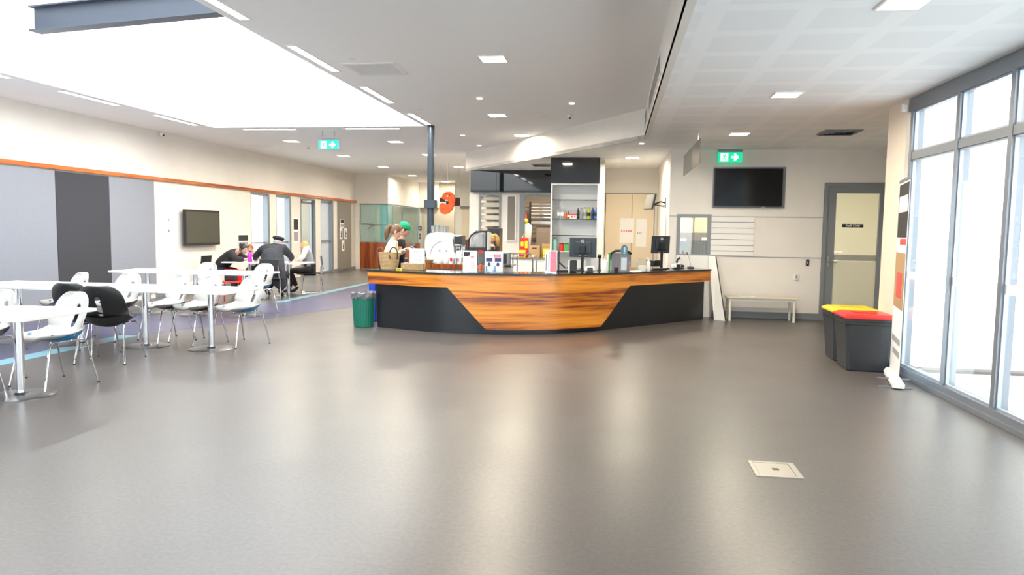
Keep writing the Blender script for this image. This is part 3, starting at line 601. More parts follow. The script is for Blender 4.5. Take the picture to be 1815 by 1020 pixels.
# ------------------------------------------------------------------ shell chairs
def shell_mesh(mats, slot=True):
    prof = [(.235, .425), (.222, .442), (.13, .440), (.04, .430), (-.03, .432), (-.09, .448), (-.14, .476), (-.162, .494), (-.172, .505), (-.205, .56), (-.232, .62), (-.250, .68), (-.259, .715), (-.270, .77), (-.279, .81), (-.281, .835)]
    hw = [.165, .200, .220, .234, .242, .248, .251, .252, .252, .250, .245, .238, .232, .210, .168, .10]
    us = [-1, -.93, -.8, -.62, -.42, -.25, -.105, .105, .25, .42, .62, .8, .93, 1]; n = len(us)-1; vs = []; fs = []
    for (y, z), w in zip(prof, hw):
        back = max(0, min(1, (z-.44)/.15))
        for u in us:
            lift = .040*abs(u)**3*(1-back)
            vs.append((u*w, y + (.085+.05*math.exp(-((z-.53)/.06)**2))*back*abs(u)**2.1*(1-.35*max(0, (z-.7)/.13)), z+lift+.02*abs(u)**2*math.exp(-((z-.45)/.03)**2)*(1 if y < .05 else 0)))
    m = n+1
    for i in range(len(prof)-1):
        for k in range(n):
            if slot and i in (8, 9, 10, 11) and k == n//2: continue
            a = i*m+k; fs.append((a, a+1, a+1+m, a+m))
    me = bpy.data.meshes.new('seat_shell'); me.from_pydata(vs, [], fs)
    for k in mats: me.materials.append(k)
    o = bpy.data.objects.new('tmp', me); COL.objects.link(o)
    s = o.modifiers.new('s', 'SOLIDIFY'); s.thickness = .014; s.offset = 0; s.material_offset = 1; s.material_offset_rim = 0
    ss = o.modifiers.new('ss', 'SUBSURF'); ss.levels = 1; ss.render_levels = 1
    dg = bpy.context.evaluated_depsgraph_get(); r = bpy.data.meshes.new_from_object(o.evaluated_get(dg))
    bpy.data.objects.remove(o)
    for p in r.polygons: p.use_smooth = True
    return r
def make_chair(lb, loc, rz, inner, outer, g):
    t = thing('shell_chair', lb, 'chair', loc, rz, g)
    o = bpy.data.objects.new('seat_shell', shell_mesh([M[inner], M[inner]])); COL.objects.link(o); o.parent = t
    pad = MB(); vs = []; fs = []; rows = [(.12, .440, .0), (.06, .434, .014), (-.01, .432, .032), (-.06, .440, .050), (-.11, .458, .060), (-.15, .484, .050), (-.178, .515, .022)]
    for y, z, dd in rows:
        w_ = max(0, min(1, (z-.432)/.10)); ny, nz = -.85*w_, -1+.45*w_
        for k in range(11):
            u = -1+.2*k; q = dd*(1-abs(u)**2.2); bk = max(0, min(1, (z-.44)/.15)); vs.append((u*(.17 if y > .1 else .205 if y > .02 else .242), y+(.085+.05*math.exp(-((z-.53)/.06)**2))*bk*abs(u)**2.1+ny*(q+.016), z+.040*abs(u)**3*(1-bk)+.02*abs(u)**2*math.exp(-((z-.45)/.03)**2)+nz*(q+.016)))
    for i in range(6):
        for k in range(10): a = i*11+k; fs.append((a, a+1, a+12, a+11))
    pad.add(vs, fs).build('under_shell', M[outer], t, smooth=True)
    for sx in (-1, 1):
        for sy in (-1, 1):
            MB().tube([(sx*.185, sy*.05, .415), (sx*.205, sy*.13, .415), (sx*.215, sy*.155, .405), (sx*.222, sy*.168, .385), (sx*.255, sy*.245, .008)], .0085, 8).lathe([(.011, 0), (.011, .012)], 8, (sx*.2555, sy*.246, 0), 1).build('leg', [M['chrome'], M['black']], t, smooth=True)
    MB().tube([(-.185, .05, .415), (.185, .05, .415)], .008).tube([(-.185, -.05, .415), (.185, -.05, .415)], .008).b2(-.19, -.18, -.052, .052, .408, .42).b2(.18, .19, -.052, .052, .408, .42).build('seat_frame', M['chrome'], t)
    return t
R = math.radians
ch = {}
ch['wb'] = make_chair('white shell chair with a blue underside behind the nearest table', (-5.06, 5.76, 0), R(163), 'shell_white', 'blue', 'shell chairs')
ch['wk'] = make_chair('white shell chair in the middle row, directly left of the blue based one', (-5.18, 8.23, 0), R(155), 'shell_white', 'black', 'shell chairs')
ch['kk'] = make_chair('black shell chair with a slotted back turned to the viewer, nearest of the black ones', (-5.37, 6.90, 0), R(12), 'black', 'black', 'shell chairs')
for k, x, y, a, lb in (('wb', -4.62, 8.23, 155, 'white shell chair with a blue underside at the right end of the middle row'), ('wk', -5.66, 8.30, 150, 'white shell chair with a black underside behind the right middle table pole'),
  ('wk', -6.36, 8.30, 166, 'white shell chair behind the middle row, above the nearest black chair'), ('wk', -7.08, 8.27, 152, 'white shell chair at the left of the middle row, before the dark felt panel'),
  ('kk', -5.86, 7.12, 2, 'black shell chair half hidden behind the nearest white and blue chair'), ('kk', -7.0, 7.05, 6, 'black shell chair cut by the left picture edge'),
  ('wk', -5.84, 5.78, 165, 'white shell chair behind the nearest table, cut by the left picture edge'), ('wk', -5.30, 4.98, -4, 'white shell chair in the near left corner, only its seat front showing'),
  ('wb', -6.02, 11.26, 160, 'white shell chair with a blue underside in the back row, before the dark coat'), ('wk', -7.06, 11.26, 165, 'white shell chair behind the back row, left of the red seat')):
    dup(ch[k], (x, y, 0), R(a), lb)
# ------------------------------------------------------------------ reception counter
OUT = [(-3.615, 10.07), (-2.55, 9.71), (-1.76, 9.72), (-.94, 9.94), (-.22, 10.42), (.38, 11.02), (.98, 11.66), (1.60, 12.30)]
def catmull(P, t):
    i = min(max(int(t), 0), len(P)-2); u = t-i
    p = [Vector((*P[max(0, min(len(P)-1, i+k))], 0)) for k in (-1, 0, 1, 2)]
    return .5*((2*p[1]) + (p[2]-p[0])*u + (2*p[0]-5*p[1]+4*p[2]-p[3])*u*u + (-p[0]+3*p[1]-3*p[2]+p[3])*u**3)
def crv(t, off=0):
    p = catmull(OUT, t); d = catmull(OUT, min(t+.02, 6.999))-catmull(OUT, max(t-.02, 0)); d.normalize()
    q = p + Vector((-d.y, d.x, 0))*off; return (q.x, q.y)
def strip_prism(mb, t0, t1, o0, o1, z0, z1, n=70, mi=0, zf=None):
    ts = [t0+(t1-t0)*k/n for k in range(n+1)]
    if zf: ts = sorted(set(ts+[b for b in (1.27, 2.0, 4.05, 4.75) if t0 < b < t1]))
    vs = []; fs = []
    for t in ts:
        a = crv(t, o0); b = crv(t, o1); zl = zf(t) if zf else z0
        vs += [(*a, zl), (*b, zl), (*b, z1), (*a, z1)]
    m = len(ts)
    for i in range(m-1):
        for k in range(4): a = i*4+k; b = i*4+(k+1) % 4; fs.append((a, a+4, b+4, b))
    fs += [(0, 1, 2, 3), ((m-1)*4+3, (m-1)*4+2, (m-1)*4+1, (m-1)*4)]
    mb.add(vs, fs, mi); return mb
def zlow(t):
    if t <= 1.27 or t >= 4.75: return .655
    if t < 2.0: return .655+(.07-.655)*(t-1.27)/.73
    if t <= 4.05: return .07
    return .07+(.655-.07)*(t-4.05)/.70
ct = thing('reception_counter', 'long curved reception counter in striped orange veneer with dark angled panels', 'counter', (0, 0, 0))
strip_prism(MB(), 0, 7, 0, .095, 0, .832, zf=zlow).build('veneer_fascia', M['veneer'], ct, smooth=True)
strip_prism(MB(), .14, 6.93, .10, .50, 0.001, .654).build('dark_panel', M['charcoal'], ct, smooth=True)
strip_prism(MB(), 0.02, 6.98, .10, .52, .66, .831).build('carcass', M['charcoal'], ct, smooth=True)
ct = strip_prism(MB(), 0, 7, -.015, .56, .834, .862).build('counter_worktop', M['stone'], smooth=True); tag(ct, 'glossy black stone worktop lying along the curved counter', 'worktop')
WZ = .8625
def on(px, py): return PZ(px, py, WZ)

# ------------------------------------------------------------------ back bench and coffee machine
t = thing('back_bench', 'rear service bench with a timber front edge under the coffee machine', 'bench unit', (0, 0, 0))
MB().b2(-3.30, -1.75, 11.95, 12.6, .84, .868).build('benchtop', M['stone'], t); MB().b2(-3.30, -1.85, 11.92, 11.948, .79, .868).build('timber_edge', M['cladding'], t)
MB().b2(-3.26, -1.80, 12.0, 12.58, .001, .838).build('cabinet_body', M['white'], t)
t = thing('coffee_machine', 'big rounded cream espresso machine with cups stacked on top', 'coffee machine', (-3.07, 12.33, .869))
mb = MB(); pr = []
for k in range(40):
    a = 2*PI*k/40; e = .55; c, s_ = math.cos(a), math.sin(a)
    pr.append((.25*math.copysign(abs(c)**e, c)+(.0 if s_ > 0 else .02), .27+.27*math.copysign(abs(s_)**e, s_)))
n = len(pr); vs = [(p[0], -.16, p[1]) for p in pr]+[(p[0]*1.02, -.12, p[1]*1.0+.0) for p in pr]+[(p[0], .24, p[1]) for p in pr]
mb.add(vs, [tuple(range(n)), tuple(range(3*n-1, 2*n-1, -1))]+[(i+j*n, (i+1) % n+j*n, (i+1) % n+n+j*n, i+n+j*n) for j in (0, 1) for i in range(n)])
mb.build('side_panel', mat('cream_enamel', (.86, .85, .78), .25, coat=.4), t, smooth=True)
MB().tube([(-.14+.0*k, -.165, .16+.02*k) for k in range(2)]+[(-.14+.26*(1-math.cos(a)), -.165, .18+.22*math.sin(a)) for a in [k*PI/16 for k in range(1, 8)]], .006).build('trim_line', M['ink_g'], t)
MB().b2(.26, .40, -.14, .22, .30, .50).build('machine_head', M['steel'], t, bevel=.02); MB().b2(.27, .44, -.145, .20, .03, .12).build('drip_tray', M['steel'], t, bevel=.01); MB().b2(.27, .44, .0, .2, .12, .3).build('back_panel', M['steel'], t)
for k, xx in enumerate((.35,)): MB().cyl((xx, -.06, .24), .03, .06).tube([(xx, -.06, .25), (xx, -.22, .25)], .014, 8, 1).build('portafilter', [M['steel'], M['black']], t)
MB().b2(.28, .40, -.146, -.141, .34, .48).build('control_panel', M['black'], t)
MB().tube([(.42, -.15, .34), (.42, -.19, .25), (.41, -.20, .12)], .006).build('steam_wand', M['chrome'], t)
cupm = glass_mat('grey_plastic_cup', (.50, .50, .50), haze=.5)
def cup(name, lb, loc, r0, r1, h, m, g=None, cat='cup', lid=None):
    t = thing(name, lb, cat, loc, 0, g); MB().lathe([(r0, 0), (r1, h), (r1+.003, h), (r1-.003, h-.003), (r0-.002, .003), (.0001, .003)], 16).build('cup_body', m, t, smooth=True)
    if lid: MB().lathe([(r1+.004, h), (r1+.004, h+.008), (r1-.006, h+.012), (.0001, h+.012)], 16).build('lid', lid, t)
    return t
for k, (dx, dy, hh) in enumerate(((-.13, -.05, .12), (-.05, -.05, .13), (.03, -.05, .11), (-.10, .06, .13), (-.01, .07, .12), (.08, -.04, .10), (.09, .06, .11))):
    cup('coffee_cup', ['stack of grey cups, %s, on the coffee machine' % w for w in ('front leftmost', 'front second from left', 'front third from left', 'rear left', 'rear middle', 'front rightmost', 'rear right')][k], (-3.07+dx, 12.33+dy, 1.4093), .028, .036, hh, cupm, 'grey cups on the coffee machine')
def bottle(name, lb, loc, r, h, m, capm, g=None, neck=.4, cat='bottle', lab=None, capr=None):
    t = thing(name, lb, cat, loc, 0, g); hb = h*(1-neck*.45); cr = capr or r*.38
    MB().lathe([(r*.9, 0), (r, .01), (r, hb*.85), (r*.8, hb*.93), (cr*.85, hb+.01), (cr*.85, h-.02), (.0001, h-.02)], 16).build('bottle_body', m, t, smooth=True)
    MB().lathe([(cr, h-.022), (cr, h-.001), (.0001, h)], 12).build('cap', capm, t, smooth=True)
    if lab: MB().lathe([(r+.0012, hb*.30), (r+.0012, hb*.68)], 16).build('label_band', lab, t)
    return t
milk = mat('milk_white_plastic', (.86, .87, .86), .35)
BZ = .869; BY = 12.02
q = PY(779, 460, BY); bottle('milk_bottle', 'white milk bottle with a dark cap, left of the pair by the coffee machine', (q.x, BY, BZ), .045, .235, milk, M['navy'])
q = PY(791, 460, BY); bottle('milk_bottle', 'white milk bottle with a dark cap, right of the pair by the coffee machine', (q.x, BY, BZ), .045, .235, milk, M['navy'])
for px, lb, h in ((801, 'white rounded canister with a red dot, left one on the rear bench', .22), (813, 'white rounded canister, right one on the rear bench', .23)):
    q = PY(px, 460, BY); t = thing('canister', lb, 'canister', (q.x, BY-.01, BZ)); MB().lathe([(.052, 0), (.055, .02), (.055, h*.75), (.035, h*.95), (.0001, h)], 18).build('canister_body', milk, t, smooth=True)
    MB().b2(-.02, .02, -.058, -.054, .05, .11).build('sticker', M['red'] if px == 801 else M['ink_g'], t)
BY2 = 0
q = PY(807, 463, 11.95); cup('milk_jug', 'small stainless milk jug before the canisters', (q.x, 11.965, BZ), .035, .032, .10, M['steel'], cat='jug')
q = PY(761, 463, BY); t = thing('wooden_bowl', 'shallow brown wooden bowl on the rear bench', 'bowl', (q.x-.02, 12.05, BZ)); MB().lathe([(.05, 0), (.085, .055), (.09, .07), (.08, .07), (.055, .012), (.0001, .012)], 24).build('bowl_body', M['kraft'], t, smooth=True)
# coffee grinder / blender and black bean dispenser
q = PY(841, 463, 12.2)
t = thing('bean_dispenser', 'black domed machine with a clear smoky hood on the rear bench', 'coffee grinder', (-2.375, 12.33, BZ))
MB().b2(-.20, .20, -.16, .16, 0, .30).build('machine_body', M['black'], t, bevel=.015)
hd = MB(); pr = [(-.20, .30), (-.20, .42), (-.15, .50), (-.05, .555), (.05, .57), (.20, .57), (.20, .30)]
for a, b in zip(pr[:-2], pr[1:-1]): hd.tube([(a[0], -.15, a[1]), (b[0], -.15, b[1])], .016); hd.tube([(a[0], .13, a[1]), (b[0], .13, b[1])], .016)
hd.b2(.17, .21, -.16, .15, .30, .585); hd.b2(-.05, .2, -.15, .15, .555, .58); hd.build('hood_frame', M['black'], t)
MB().add([(x, -.14, z) for x, z in pr], [tuple(range(7))]).build('hood_glass', M['smoke'], t)
MB().b2(-.12, .02, -.08, .08, .30, .45).b2(.04, .13, -.08, .06, .30, .50).build('hopper', M['steel'], t, bevel=.02)
MB().b2(.215, .235, -.16, .1, .25, .56).build('side_strip', M['white'], t)
for o_ in t.children: o_.scale.x = .80
q = PY(822, 463, 12.0)
t = thing('coffee_grinder', 'small steel and black coffee grinder right of the espresso machine', 'coffee grinder', (-2.585, 12.33, BZ)); MB().b2(-.035, .035, -.1, .1, 0, .25).build('grinder_body', M['black'], t, bevel=.01); MB().lathe([(.034, .25), (.042, .38), (.04, .42), (.0001, .43)], 16).build('hopper', mat('brown_beans', (.10, .04, .03), .4), t, smooth=True); MB().b2(-.035, .035, -.12, -.1, .12, .2).build('dial_panel', M['steel'], t)
for k, (px, lb) in enumerate(((826, 'white takeaway cup on the rear bench, left one'), (833, 'white takeaway cup on the rear bench, right one'))):
    q = PY(px, 463, 12.0); cup('paper_cup', lb, (q.x, 12.02, BZ), .026, .038, .11, M['paper'], lid=M['white'])
t = thing('wall_cabinet', 'dark upright panel behind the woman with a blonde ponytail', 'cabinet', (-2.33, 13.5, 0)); MB().b2(-.12, .12, 0, .4, 0.001, 1.50).build('cabinet_body', M['charcoal'], t, bevel=.01); MB().b2(-.11, .11, -.012, 0, .3, 1.48).build('door', M['black'], t)

# ------------------------------------------------------------------ things on the counter, left to right
p = on(690, 477.5)
t = thing('wicker_basket', 'tall woven straw basket with two leather looped handles at the counter end', 'basket', p, .1)
pr = []; 
for k in range(27): z = .252*k/26; pr.append((.125+.035*z/.25+(.004 if k % 2 else 0), z))
wk = mat('woven_straw', (.40, .27, .13), .85, noise=.35, nscale=70, bump=.6)
MB().lathe(pr+[(.15, .252), (.12, .02), (.0001, .02)], 36, sy=.8).build('basket_body', wk, t, smooth=True)
MB().tube([(-.12+.045*math.cos(a)-.0, -.08, .25+.075*math.sin(a)) for a in [k*PI/10 for k in range(11)]], .009).build('handle', mat('brown_leather', (.20, .06, .03), .5), t)
MB().tube([(.09+.06*math.cos(a), -.115, .22+.11*math.sin(a)) for a in [k*PI/10 for k in range(-2, 13)]], .009).build('handle', M['black'], t)
p = on(707, 479.5); t = thing('sticky_pad', 'small yellow paper pad beside the straw basket', 'paper pad', p, .3); MB().b2(-.04, .04, -.03, .03, 0, .025).build('pad', M['yellow'], t); MB().b2(-.03, .02, -.031, -.0301, .008, .02).build('print', M['ink'], t)
p = on(733, 478.5)
t = thing('wicker_tray', 'low rectangular woven tray holding the white notice', 'tray', p)
tr = MB()
for k in range(9):
    z = .006+k*.011; o = .003 if k % 2 else 0
    tr.tube([(-.16-o, -.09-o, z), (.16+o, -.09-o, z), (.16+o, .09+o, z), (-.16-o, .09+o, z)], .0068, 6, closed=True)
tr.b2(-.16, .16, -.09, .09, .0, .006); tr.build('tray_body', wk, t)
t = thing('table_notice', 'white printed notice in a clear stand above the woven tray', 'notice', (p.x+.05, p.y+.02, p.z+.0062), 0)
MB().b2(-.115, .115, -.003, .003, .0, .31).build('sheet', M['paper'], t); k_ = MB()
k_.b2(-.07, .07, -.005, -.003, .265, .275).b2(-.05, .05, -.005, -.003, .245, .255)
for k in range(5): k_.b2(-.08, .08-.02*(k % 2), -.005, -.003, .12+k*.022, .127+k*.022)
k_.build('printed_lines', M['ink_g'], t)
t = thing('jar', 'small black labelled jar in the woven tray', 'jar', (p.x-.115, p.y, p.z+.0062)); MB().lathe([(.026, 0), (.026, .165), (.0001, .165)], 14).build('jar_body', M['paper'], t); MB().lathe([(.0275, .10), (.0275, .16), (.0001, .166)], 14).build('jar_label', M['ink'], t)
# a frame stand helper: acrylic L-stand with a printed sheet
def menu_stand(name, lb, loc, w, h, rz, prints, lean=.06, sheet='paper', cat='sign'):
    t = thing(name, lb, cat, loc, rz); a = MB(); a.b2(-w/2-.004, w/2+.004, -.03, .03, 0, .004); a.b2(-w/2-.004, w/2+.004, -.004, .004, .004, h+.004); a.build('acrylic_stand', M['acrylic'], t)
    MB().b2(-w/2, w/2, -.0065, -.005, .008, h).build('sheet', M[sheet], t)
    by = {}
    for x0, x1, z0, z1, m in prints: by.setdefault(m, MB()).b2(x0*w, x1*w, -.0085, -.0065, z0*h, z1*h)
    for m, b in by.items(): b.build('print', M[m], t)
    return t
p = on(833, 484); menu_stand('menu_stand', 'white menu stand with red headings, tallest left of the brochures', p, .20, .31, 0,
   [(-.45, .0, .78, .95, 'ink'), (-.42, -.1, .74, .80, 'navy'), (.05, .3, .70, .74, 'red')]+[(-.42, -.1, .16+.1*k, .175+.1*k, 'ink_g') for k in range(4)]+[(.05, .38, .14+.1*k, .155+.1*k, 'red') for k in range(4)])
p = on(852, 482.5); t = thing('straw_tube', 'clear tube dispenser with a red cap and orange contents', 'dispenser', p); MB().b2(-.038, .038, -.03, .03, 0, .29).build('tube_body', M['acrylic'], t); MB().b2(-.03, .03, -.031, .031, .27, .31).build('red_cap', M['red'], t); MB().lathe([(.02, .01), (.022, .05), (.018, .11), (.0001, .12)], 12).build('contents', M['orange'], t, smooth=True)
p = on(875, 484); t = menu_stand('brochure_holder', 'clear brochure holder with two rows of leaflets beside the menu stand', p, .26, .30, 0,
   [(-.40, .05, .82, .86, 'ink_g'), (.0, .4, .70, .88, 'pink')], cat='brochure holder')
for k, xx in enumerate((-.06, .065)):
    b = MB().b2(xx-.052, xx+.052, -.035, -.022, .012, .215); o = b.build('leaflet', M['paper'], t)
    MB().b2(xx-.045, xx+.045, -.038, -.035, .16, .21).ball((xx, -.036, .12), (.022, .003, .03), 10, 8).build('leaflet_picture', M['navy'], o); MB().b2(xx-.05, xx-.03, -.038, -.035, .02, .10).build('leaflet_stripe', M['blue'], o)
MB().b2(-.125, .125, -.042, -.038, .004, .10).build('front_lip', M['acrylic'], t)
p = on(898, 482); t = thing('card_box', 'low clear box beside the brochure holder', 'box', p); MB().b2(-.06, .06, -.04, .04, 0, .05).build('box_body', M['smoke'], t)
q = PY(893, 465, 12.3); t = thing('till_computer', 'grey computer tower standing on the rear bench', 'computer', (-1.90, 12.25, BZ)); MB().b2(-.09, .09, -.12, .12, 0, .21).build('case', M['alu_grey'], t, bevel=.006); MB().b2(-.05, .05, -.123, -.12, .02, .19).build('front_panel', M['black'], t)
p = on(976, 486.5); menu_stand('promo_stand', 'pink and white promotional card in a clear stand at the counter centre', p, .165, .33, -.1,
   [(-.05, .46, .10, .97, 'pink'), (-.42, -.36, .15, .85, 'navy'), (-.18, -.14, .1, .95, 'navy'), (-.3, .2, .0, .03, 'navy')]+[(.02, .40, .30+.1*k, .312+.1*k, 'paper') for k in range(5)])
def monitor(lb, p, w, h, rz, zc, tilt=.05):
    t = thing('computer_monitor', lb, 'monitor', p, rz)
    b = MB().box((0, 0, zc), (w, .022, h), rx=tilt); b.box((0, -.018, zc), (w*.62, .02, h*.62), rx=tilt); b.build('screen_housing', mat('slate_plastic', (.025, .035, .045), .3), t, bevel=.008)
    MB().box((0, -.045, zc-.03), (.09, .035, .12), rx=tilt).b2(-.022, .022, -.05, -.025, .01, zc).build('stand_neck', M['black'], t, bevel=.004)
    MB().b2(-.11, .11, -.12, .08, 0, .012).build('stand_base', M['black'], t, bevel=.004)
    e = MB(); e.tube([(.022*math.cos(a), -.031, zc+h*.33+.022*math.sin(a)) for a in [k*PI/10 for k in range(20)]], .003, 6, closed=True); e.box((0, -.031, zc+h*.33), (.022, .004, .006)); e.box((0, -.031, zc+h*.33+.01), (.016, .004, .003)); e.box((0, -.031, zc+h*.33-.01), (.016, .004, .003)); e.build('round_emblem', M['paper'], t)
    MB().box((-.0, -.0125, zc-h*.42), (w*.28, .004, .010), rx=tilt).build('maker_strip', M['ink_g'], t)
    return t
p = on(1036, 480); monitor('black computer monitor seen from behind, before the shelf tower', (p.x-.03, p.y, p.z), .42, .30, -.14, .355)
p = on(1176, 476.5); monitor('black computer monitor seen from behind, at the right end of the counter', (p.x-.06, p.y, p.z), .38, .29, .62, .40)
p = on(1176, 474); t = thing('receipt_printer', 'black receipt printer beside the right monitor', 'printer', (p.x-.16, p.y+.22, p.z), .7); MB().b2(-.09, .09, -.10, .10, 0, .11).build('printer_body', M['black'], t, bevel=.012); MB().b2(-.06, .06, -.09, -.03, .11, .114).build('paper_slot', M['ink_g'], t)
p = on(1016, 482); t = thing('card_terminal_dock', 'black speaker shaped dock beside the centre monitor', 'speaker', (p.x, p.y, p.z), .1); MB().b2(-.05, .05, -.04, .04, 0, .17).build('dock_body', M['black'], t, bevel=.012); MB().b2(-.075, -.055, -.035, .04, 0, .17).build('white_side', M['white'], t, bevel=.004)
for (px, py, lb, rz) in ((1045, 483, 'white and black card payment terminal by the centre monitor', .3), (1198, 476.5, 'white and black card payment terminal by the right monitor', .8)):
    p = on(px, py); t = thing('payment_terminal', lb, 'payment terminal', p, rz); MB().box((0, 0, .045), (.14, .11, .075), rx=-.25).build('terminal_body', M['white'], t, bevel=.02); MB().box((-.01, -.058, .05), (.085, .01, .05), rx=-.25).build('keypad_window', M['black'], t, bevel=.01)
p = on(1055, 478); menu_stand('blank_card', 'small cream card leaning behind the centre payment terminal', (p.x, p.y+.05, p.z), .15, .17, .2, [], cat='card', sheet='white_paint')
p = on(1030, 477); menu_stand('blank_card', 'small cream card directly under the centre monitor', (p.x, p.y+.08, p.z), .14, .14, -.1, [], cat='card', sheet='white_paint')
def pump(px, py, lb, m='milk', h=.20, s=1):
    p = on(px, py); t = thing('pump_bottle', lb, 'pump bottle', p); MB().lathe([(.032*s, 0), (.035*s, .01), (.035*s, h*.68), (.012, h*.80), (.012, h*.86), (.0001, h*.86)], 16).build('bottle_body', milk if m == 'milk' else M[m], t, smooth=True)
    MB().cyl((0, 0, h*.86), .005, h*.14).tube([(0, 0, h), (-.035, -.01, h), (-.045, -.012, h-.012)], .006).build('pump', M['white'], t); MB().b2(-.018*s, .018*s, -.0375*s, -.035*s, h*.2, h*.55).build('bottle_label', M['paper'], t)
pump(1071, 483.5, 'large white pump bottle left of the green folder', h=.24, s=1.2); pump(1149, 481, 'small white pump bottle right of the clear boxes', h=.20, s=.9)
p = on(1062, 480); t = thing('barcode_scanner', 'black handheld barcode scanner on its stand', 'scanner', (p.x, p.y+.1, p.z)); MB().box((0, -.02, .22), (.06, .10, .045), rx=.2).tube([(0, .02, .21), (0, .03, .10), (0, .01, .01)], [.018, .016, .02]).build('scanner_body', M['black'], t, bevel=.006); MB().lathe([(.045, 0), (.04, .012), (.0001, .015)], 16).build('stand_foot', M['black'], t)
p = on(1079, 480); t = thing('green_folder', 'upright green folder behind the large pump bottle', 'folder', (p.x, p.y+.1, p.z), .1); MB().b2(-.012, .012, -.08, .08, 0, .27).build('folder_cover', mat('leaf_green', (.04, .30, .06), .5), t); MB().b2(-.03, -.014, -.08, .08, 0, .25).build('folder_pages', M['paper'], t)
p = on(1105, 483); t = thing('oval_plaque', 'clear stand with a blue oval plaque on top', 'sign', p, .6)
MB().b2(-.065, .065, -.004, .004, 0, .36).b2(-.07, .07, -.04, .04, 0, .004).build('acrylic_stand', M['acrylic'], t); ov = [(.062*math.cos(a), .335+.078*math.sin(a)) for a in [k*PI/14 for k in range(28)]]
MB().add([(x, -.012, z) for x, z in ov]+[(x, -.0045, z) for x, z in ov], [tuple(range(28)), tuple(range(55, 27, -1))]+[(i, (i+1) % 28, 28+(i+1) % 28, 28+i) for i in range(28)]).build('oval_badge', mat('slate_blue_print', (.10, .20, .28), .5), t)
ov2 = MB(); ov2.b2(-.014, .014, -.014, -.012, .30, .37); ov2.b2(-.02, .02, -.014, -.012, .28, .29); ov2.tube([(.03*math.cos(a), -.013, .335+.04*math.sin(a)) for a in [k*PI/6 for k in range(5)]], .004, 6); ov2.build('badge_mark', mat('pale_cyan_print', (.45, .75, .85), .5), t)
MB().b2(-.05, .05, -.008, -.0045, .03, .22).build('insert_sheet', mat('pale_blue_print', (.55, .64, .72), .6), t)
for px, py, w, h, lb in ((1122, 482, .12, .16, 'clear acrylic box, left of the pair by the blue plaque'), (1138, 481.5, .11, .20, 'clear acrylic box, right of the pair by the blue plaque')):
    p = on(px, py); t = thing('acrylic_box', lb, 'box', (p.x, p.y+.04, p.z), .65); MB().b2(-w/2, w/2, -.04, .04, 0, h).build('box_body', M['acrylic'], t); MB().b2(-w/2+.01, w/2-.01, -.03, .03, .006, h*.45).build('paper_stack', M['paper'] if px > 1130 else M['kraft'], t)
p = on(1092, 482.5); t = thing('pen_pot', 'small dark pot with pens near the blue plaque', 'pot', p); MB().lathe([(.03, 0), (.03, .07), (.027, .07), (.027, .005), (.0001, .005)], 14).build('pot_body', M['black'], t); [MB().tube([(x, 0, .01), (x*2.2, .01, .13)], .004).build('pen', M[m], t) for x, m in ((-.012, 'blue'), (.0, 'ink_g'), (.012, 'red'))]
p = on(1130, 482.6); t = thing('paper_pad', 'flat stack of papers before the clear boxes', 'paper stack', (p.x-.03, p.y+.0, p.z), .7); MB().b2(-.08, .08, -.045, .045, 0, .015).b2(-.07, .075, -.04, .05, .0151, .02).build('pages', M['paper'], t)
p = on(1170, 478.7); t = thing('keyboard', 'flat black keyboard lying before the right monitor', 'keyboard', (p.x-.05, p.y+.06, p.z), .78); MB().b2(-.18, .18, -.06, .06, 0, .016).build('key_body', M['black'], t, bevel=.004); MB().b2(-.17, .17, -.05, .05, .0165, .019).build('keys', M['black_matt'], t)
p = on(1040, 485.5)
for px, py, lb in ((1205, 474.5, 'black desk phone with its handset raised behind the right terminal'),):
    p = on(px, py); t = thing('desk_phone', lb, 'telephone', (p.x-.02, p.y+.06, p.z), .8); MB().box((0, 0, .035), (.16, .15, .035), rx=.2).build('phone_body', M['black'], t, bevel=.01); MB().tube([(-.07, -.02, .10), (-.03, -.0, .14), (.05, .02, .16)], [.016, .012, .018]).tube([(-.06, -.02, .06), (-.06, -.01, .11)], .01).build('handset', M['black'], t)
p = on(1224, 475.5); t = thing('gooseneck_microphone', 'black gooseneck microphone curving up at the counter end', 'microphone', p, .8); MB().lathe([(.06, 0), (.055, .02), (.0001, .03)], 20).build('microphone_base', M['black'], t, smooth=True)
MB().tube([(0, 0, .02), (-.01, 0, .08), (-.045, 0, .17), (-.09, .0, .235)], .004).build('gooseneck', M['ink_g'], t); MB().tube([(-.09, 0, .235), (-.115, 0, .27)], [.008, .012]).build('microphone_head', mat('rust_brown', (.20, .06, .02), .5), t)
p = on(996, 482); t = thing('monitor_arm', 'black jointed monitor arm rising left of the centre monitor', 'monitor arm', (p.x-.06, p.y+.12, p.z)); MB().tube([(0, 0, .01), (0, 0, .30)], .010).tube([(0, 0, .14), (.10, 0, .05), (.15, 0, .06)], .012).build('arm_tube', M['black'], t); MB().b2(-.07, .16, -.06, .06, 0, .02).build('clamp_base', M['black'], t, bevel=.004)
p = on(1025, 484.8); t = thing('cable_bundle', 'small tangle of black cables under the centre monitor', 'cable', p); MB().tube([(-.02, 0, .006), (0, .01, .05), (.03, 0, .07), (.05, .01, .03), (.03, .02, .006), (-.03, .02, .008), (-.05, 0, .03), (-.02, -.01, .05), (.02, 0, .006)], .005).build('cable', M['black'], t)
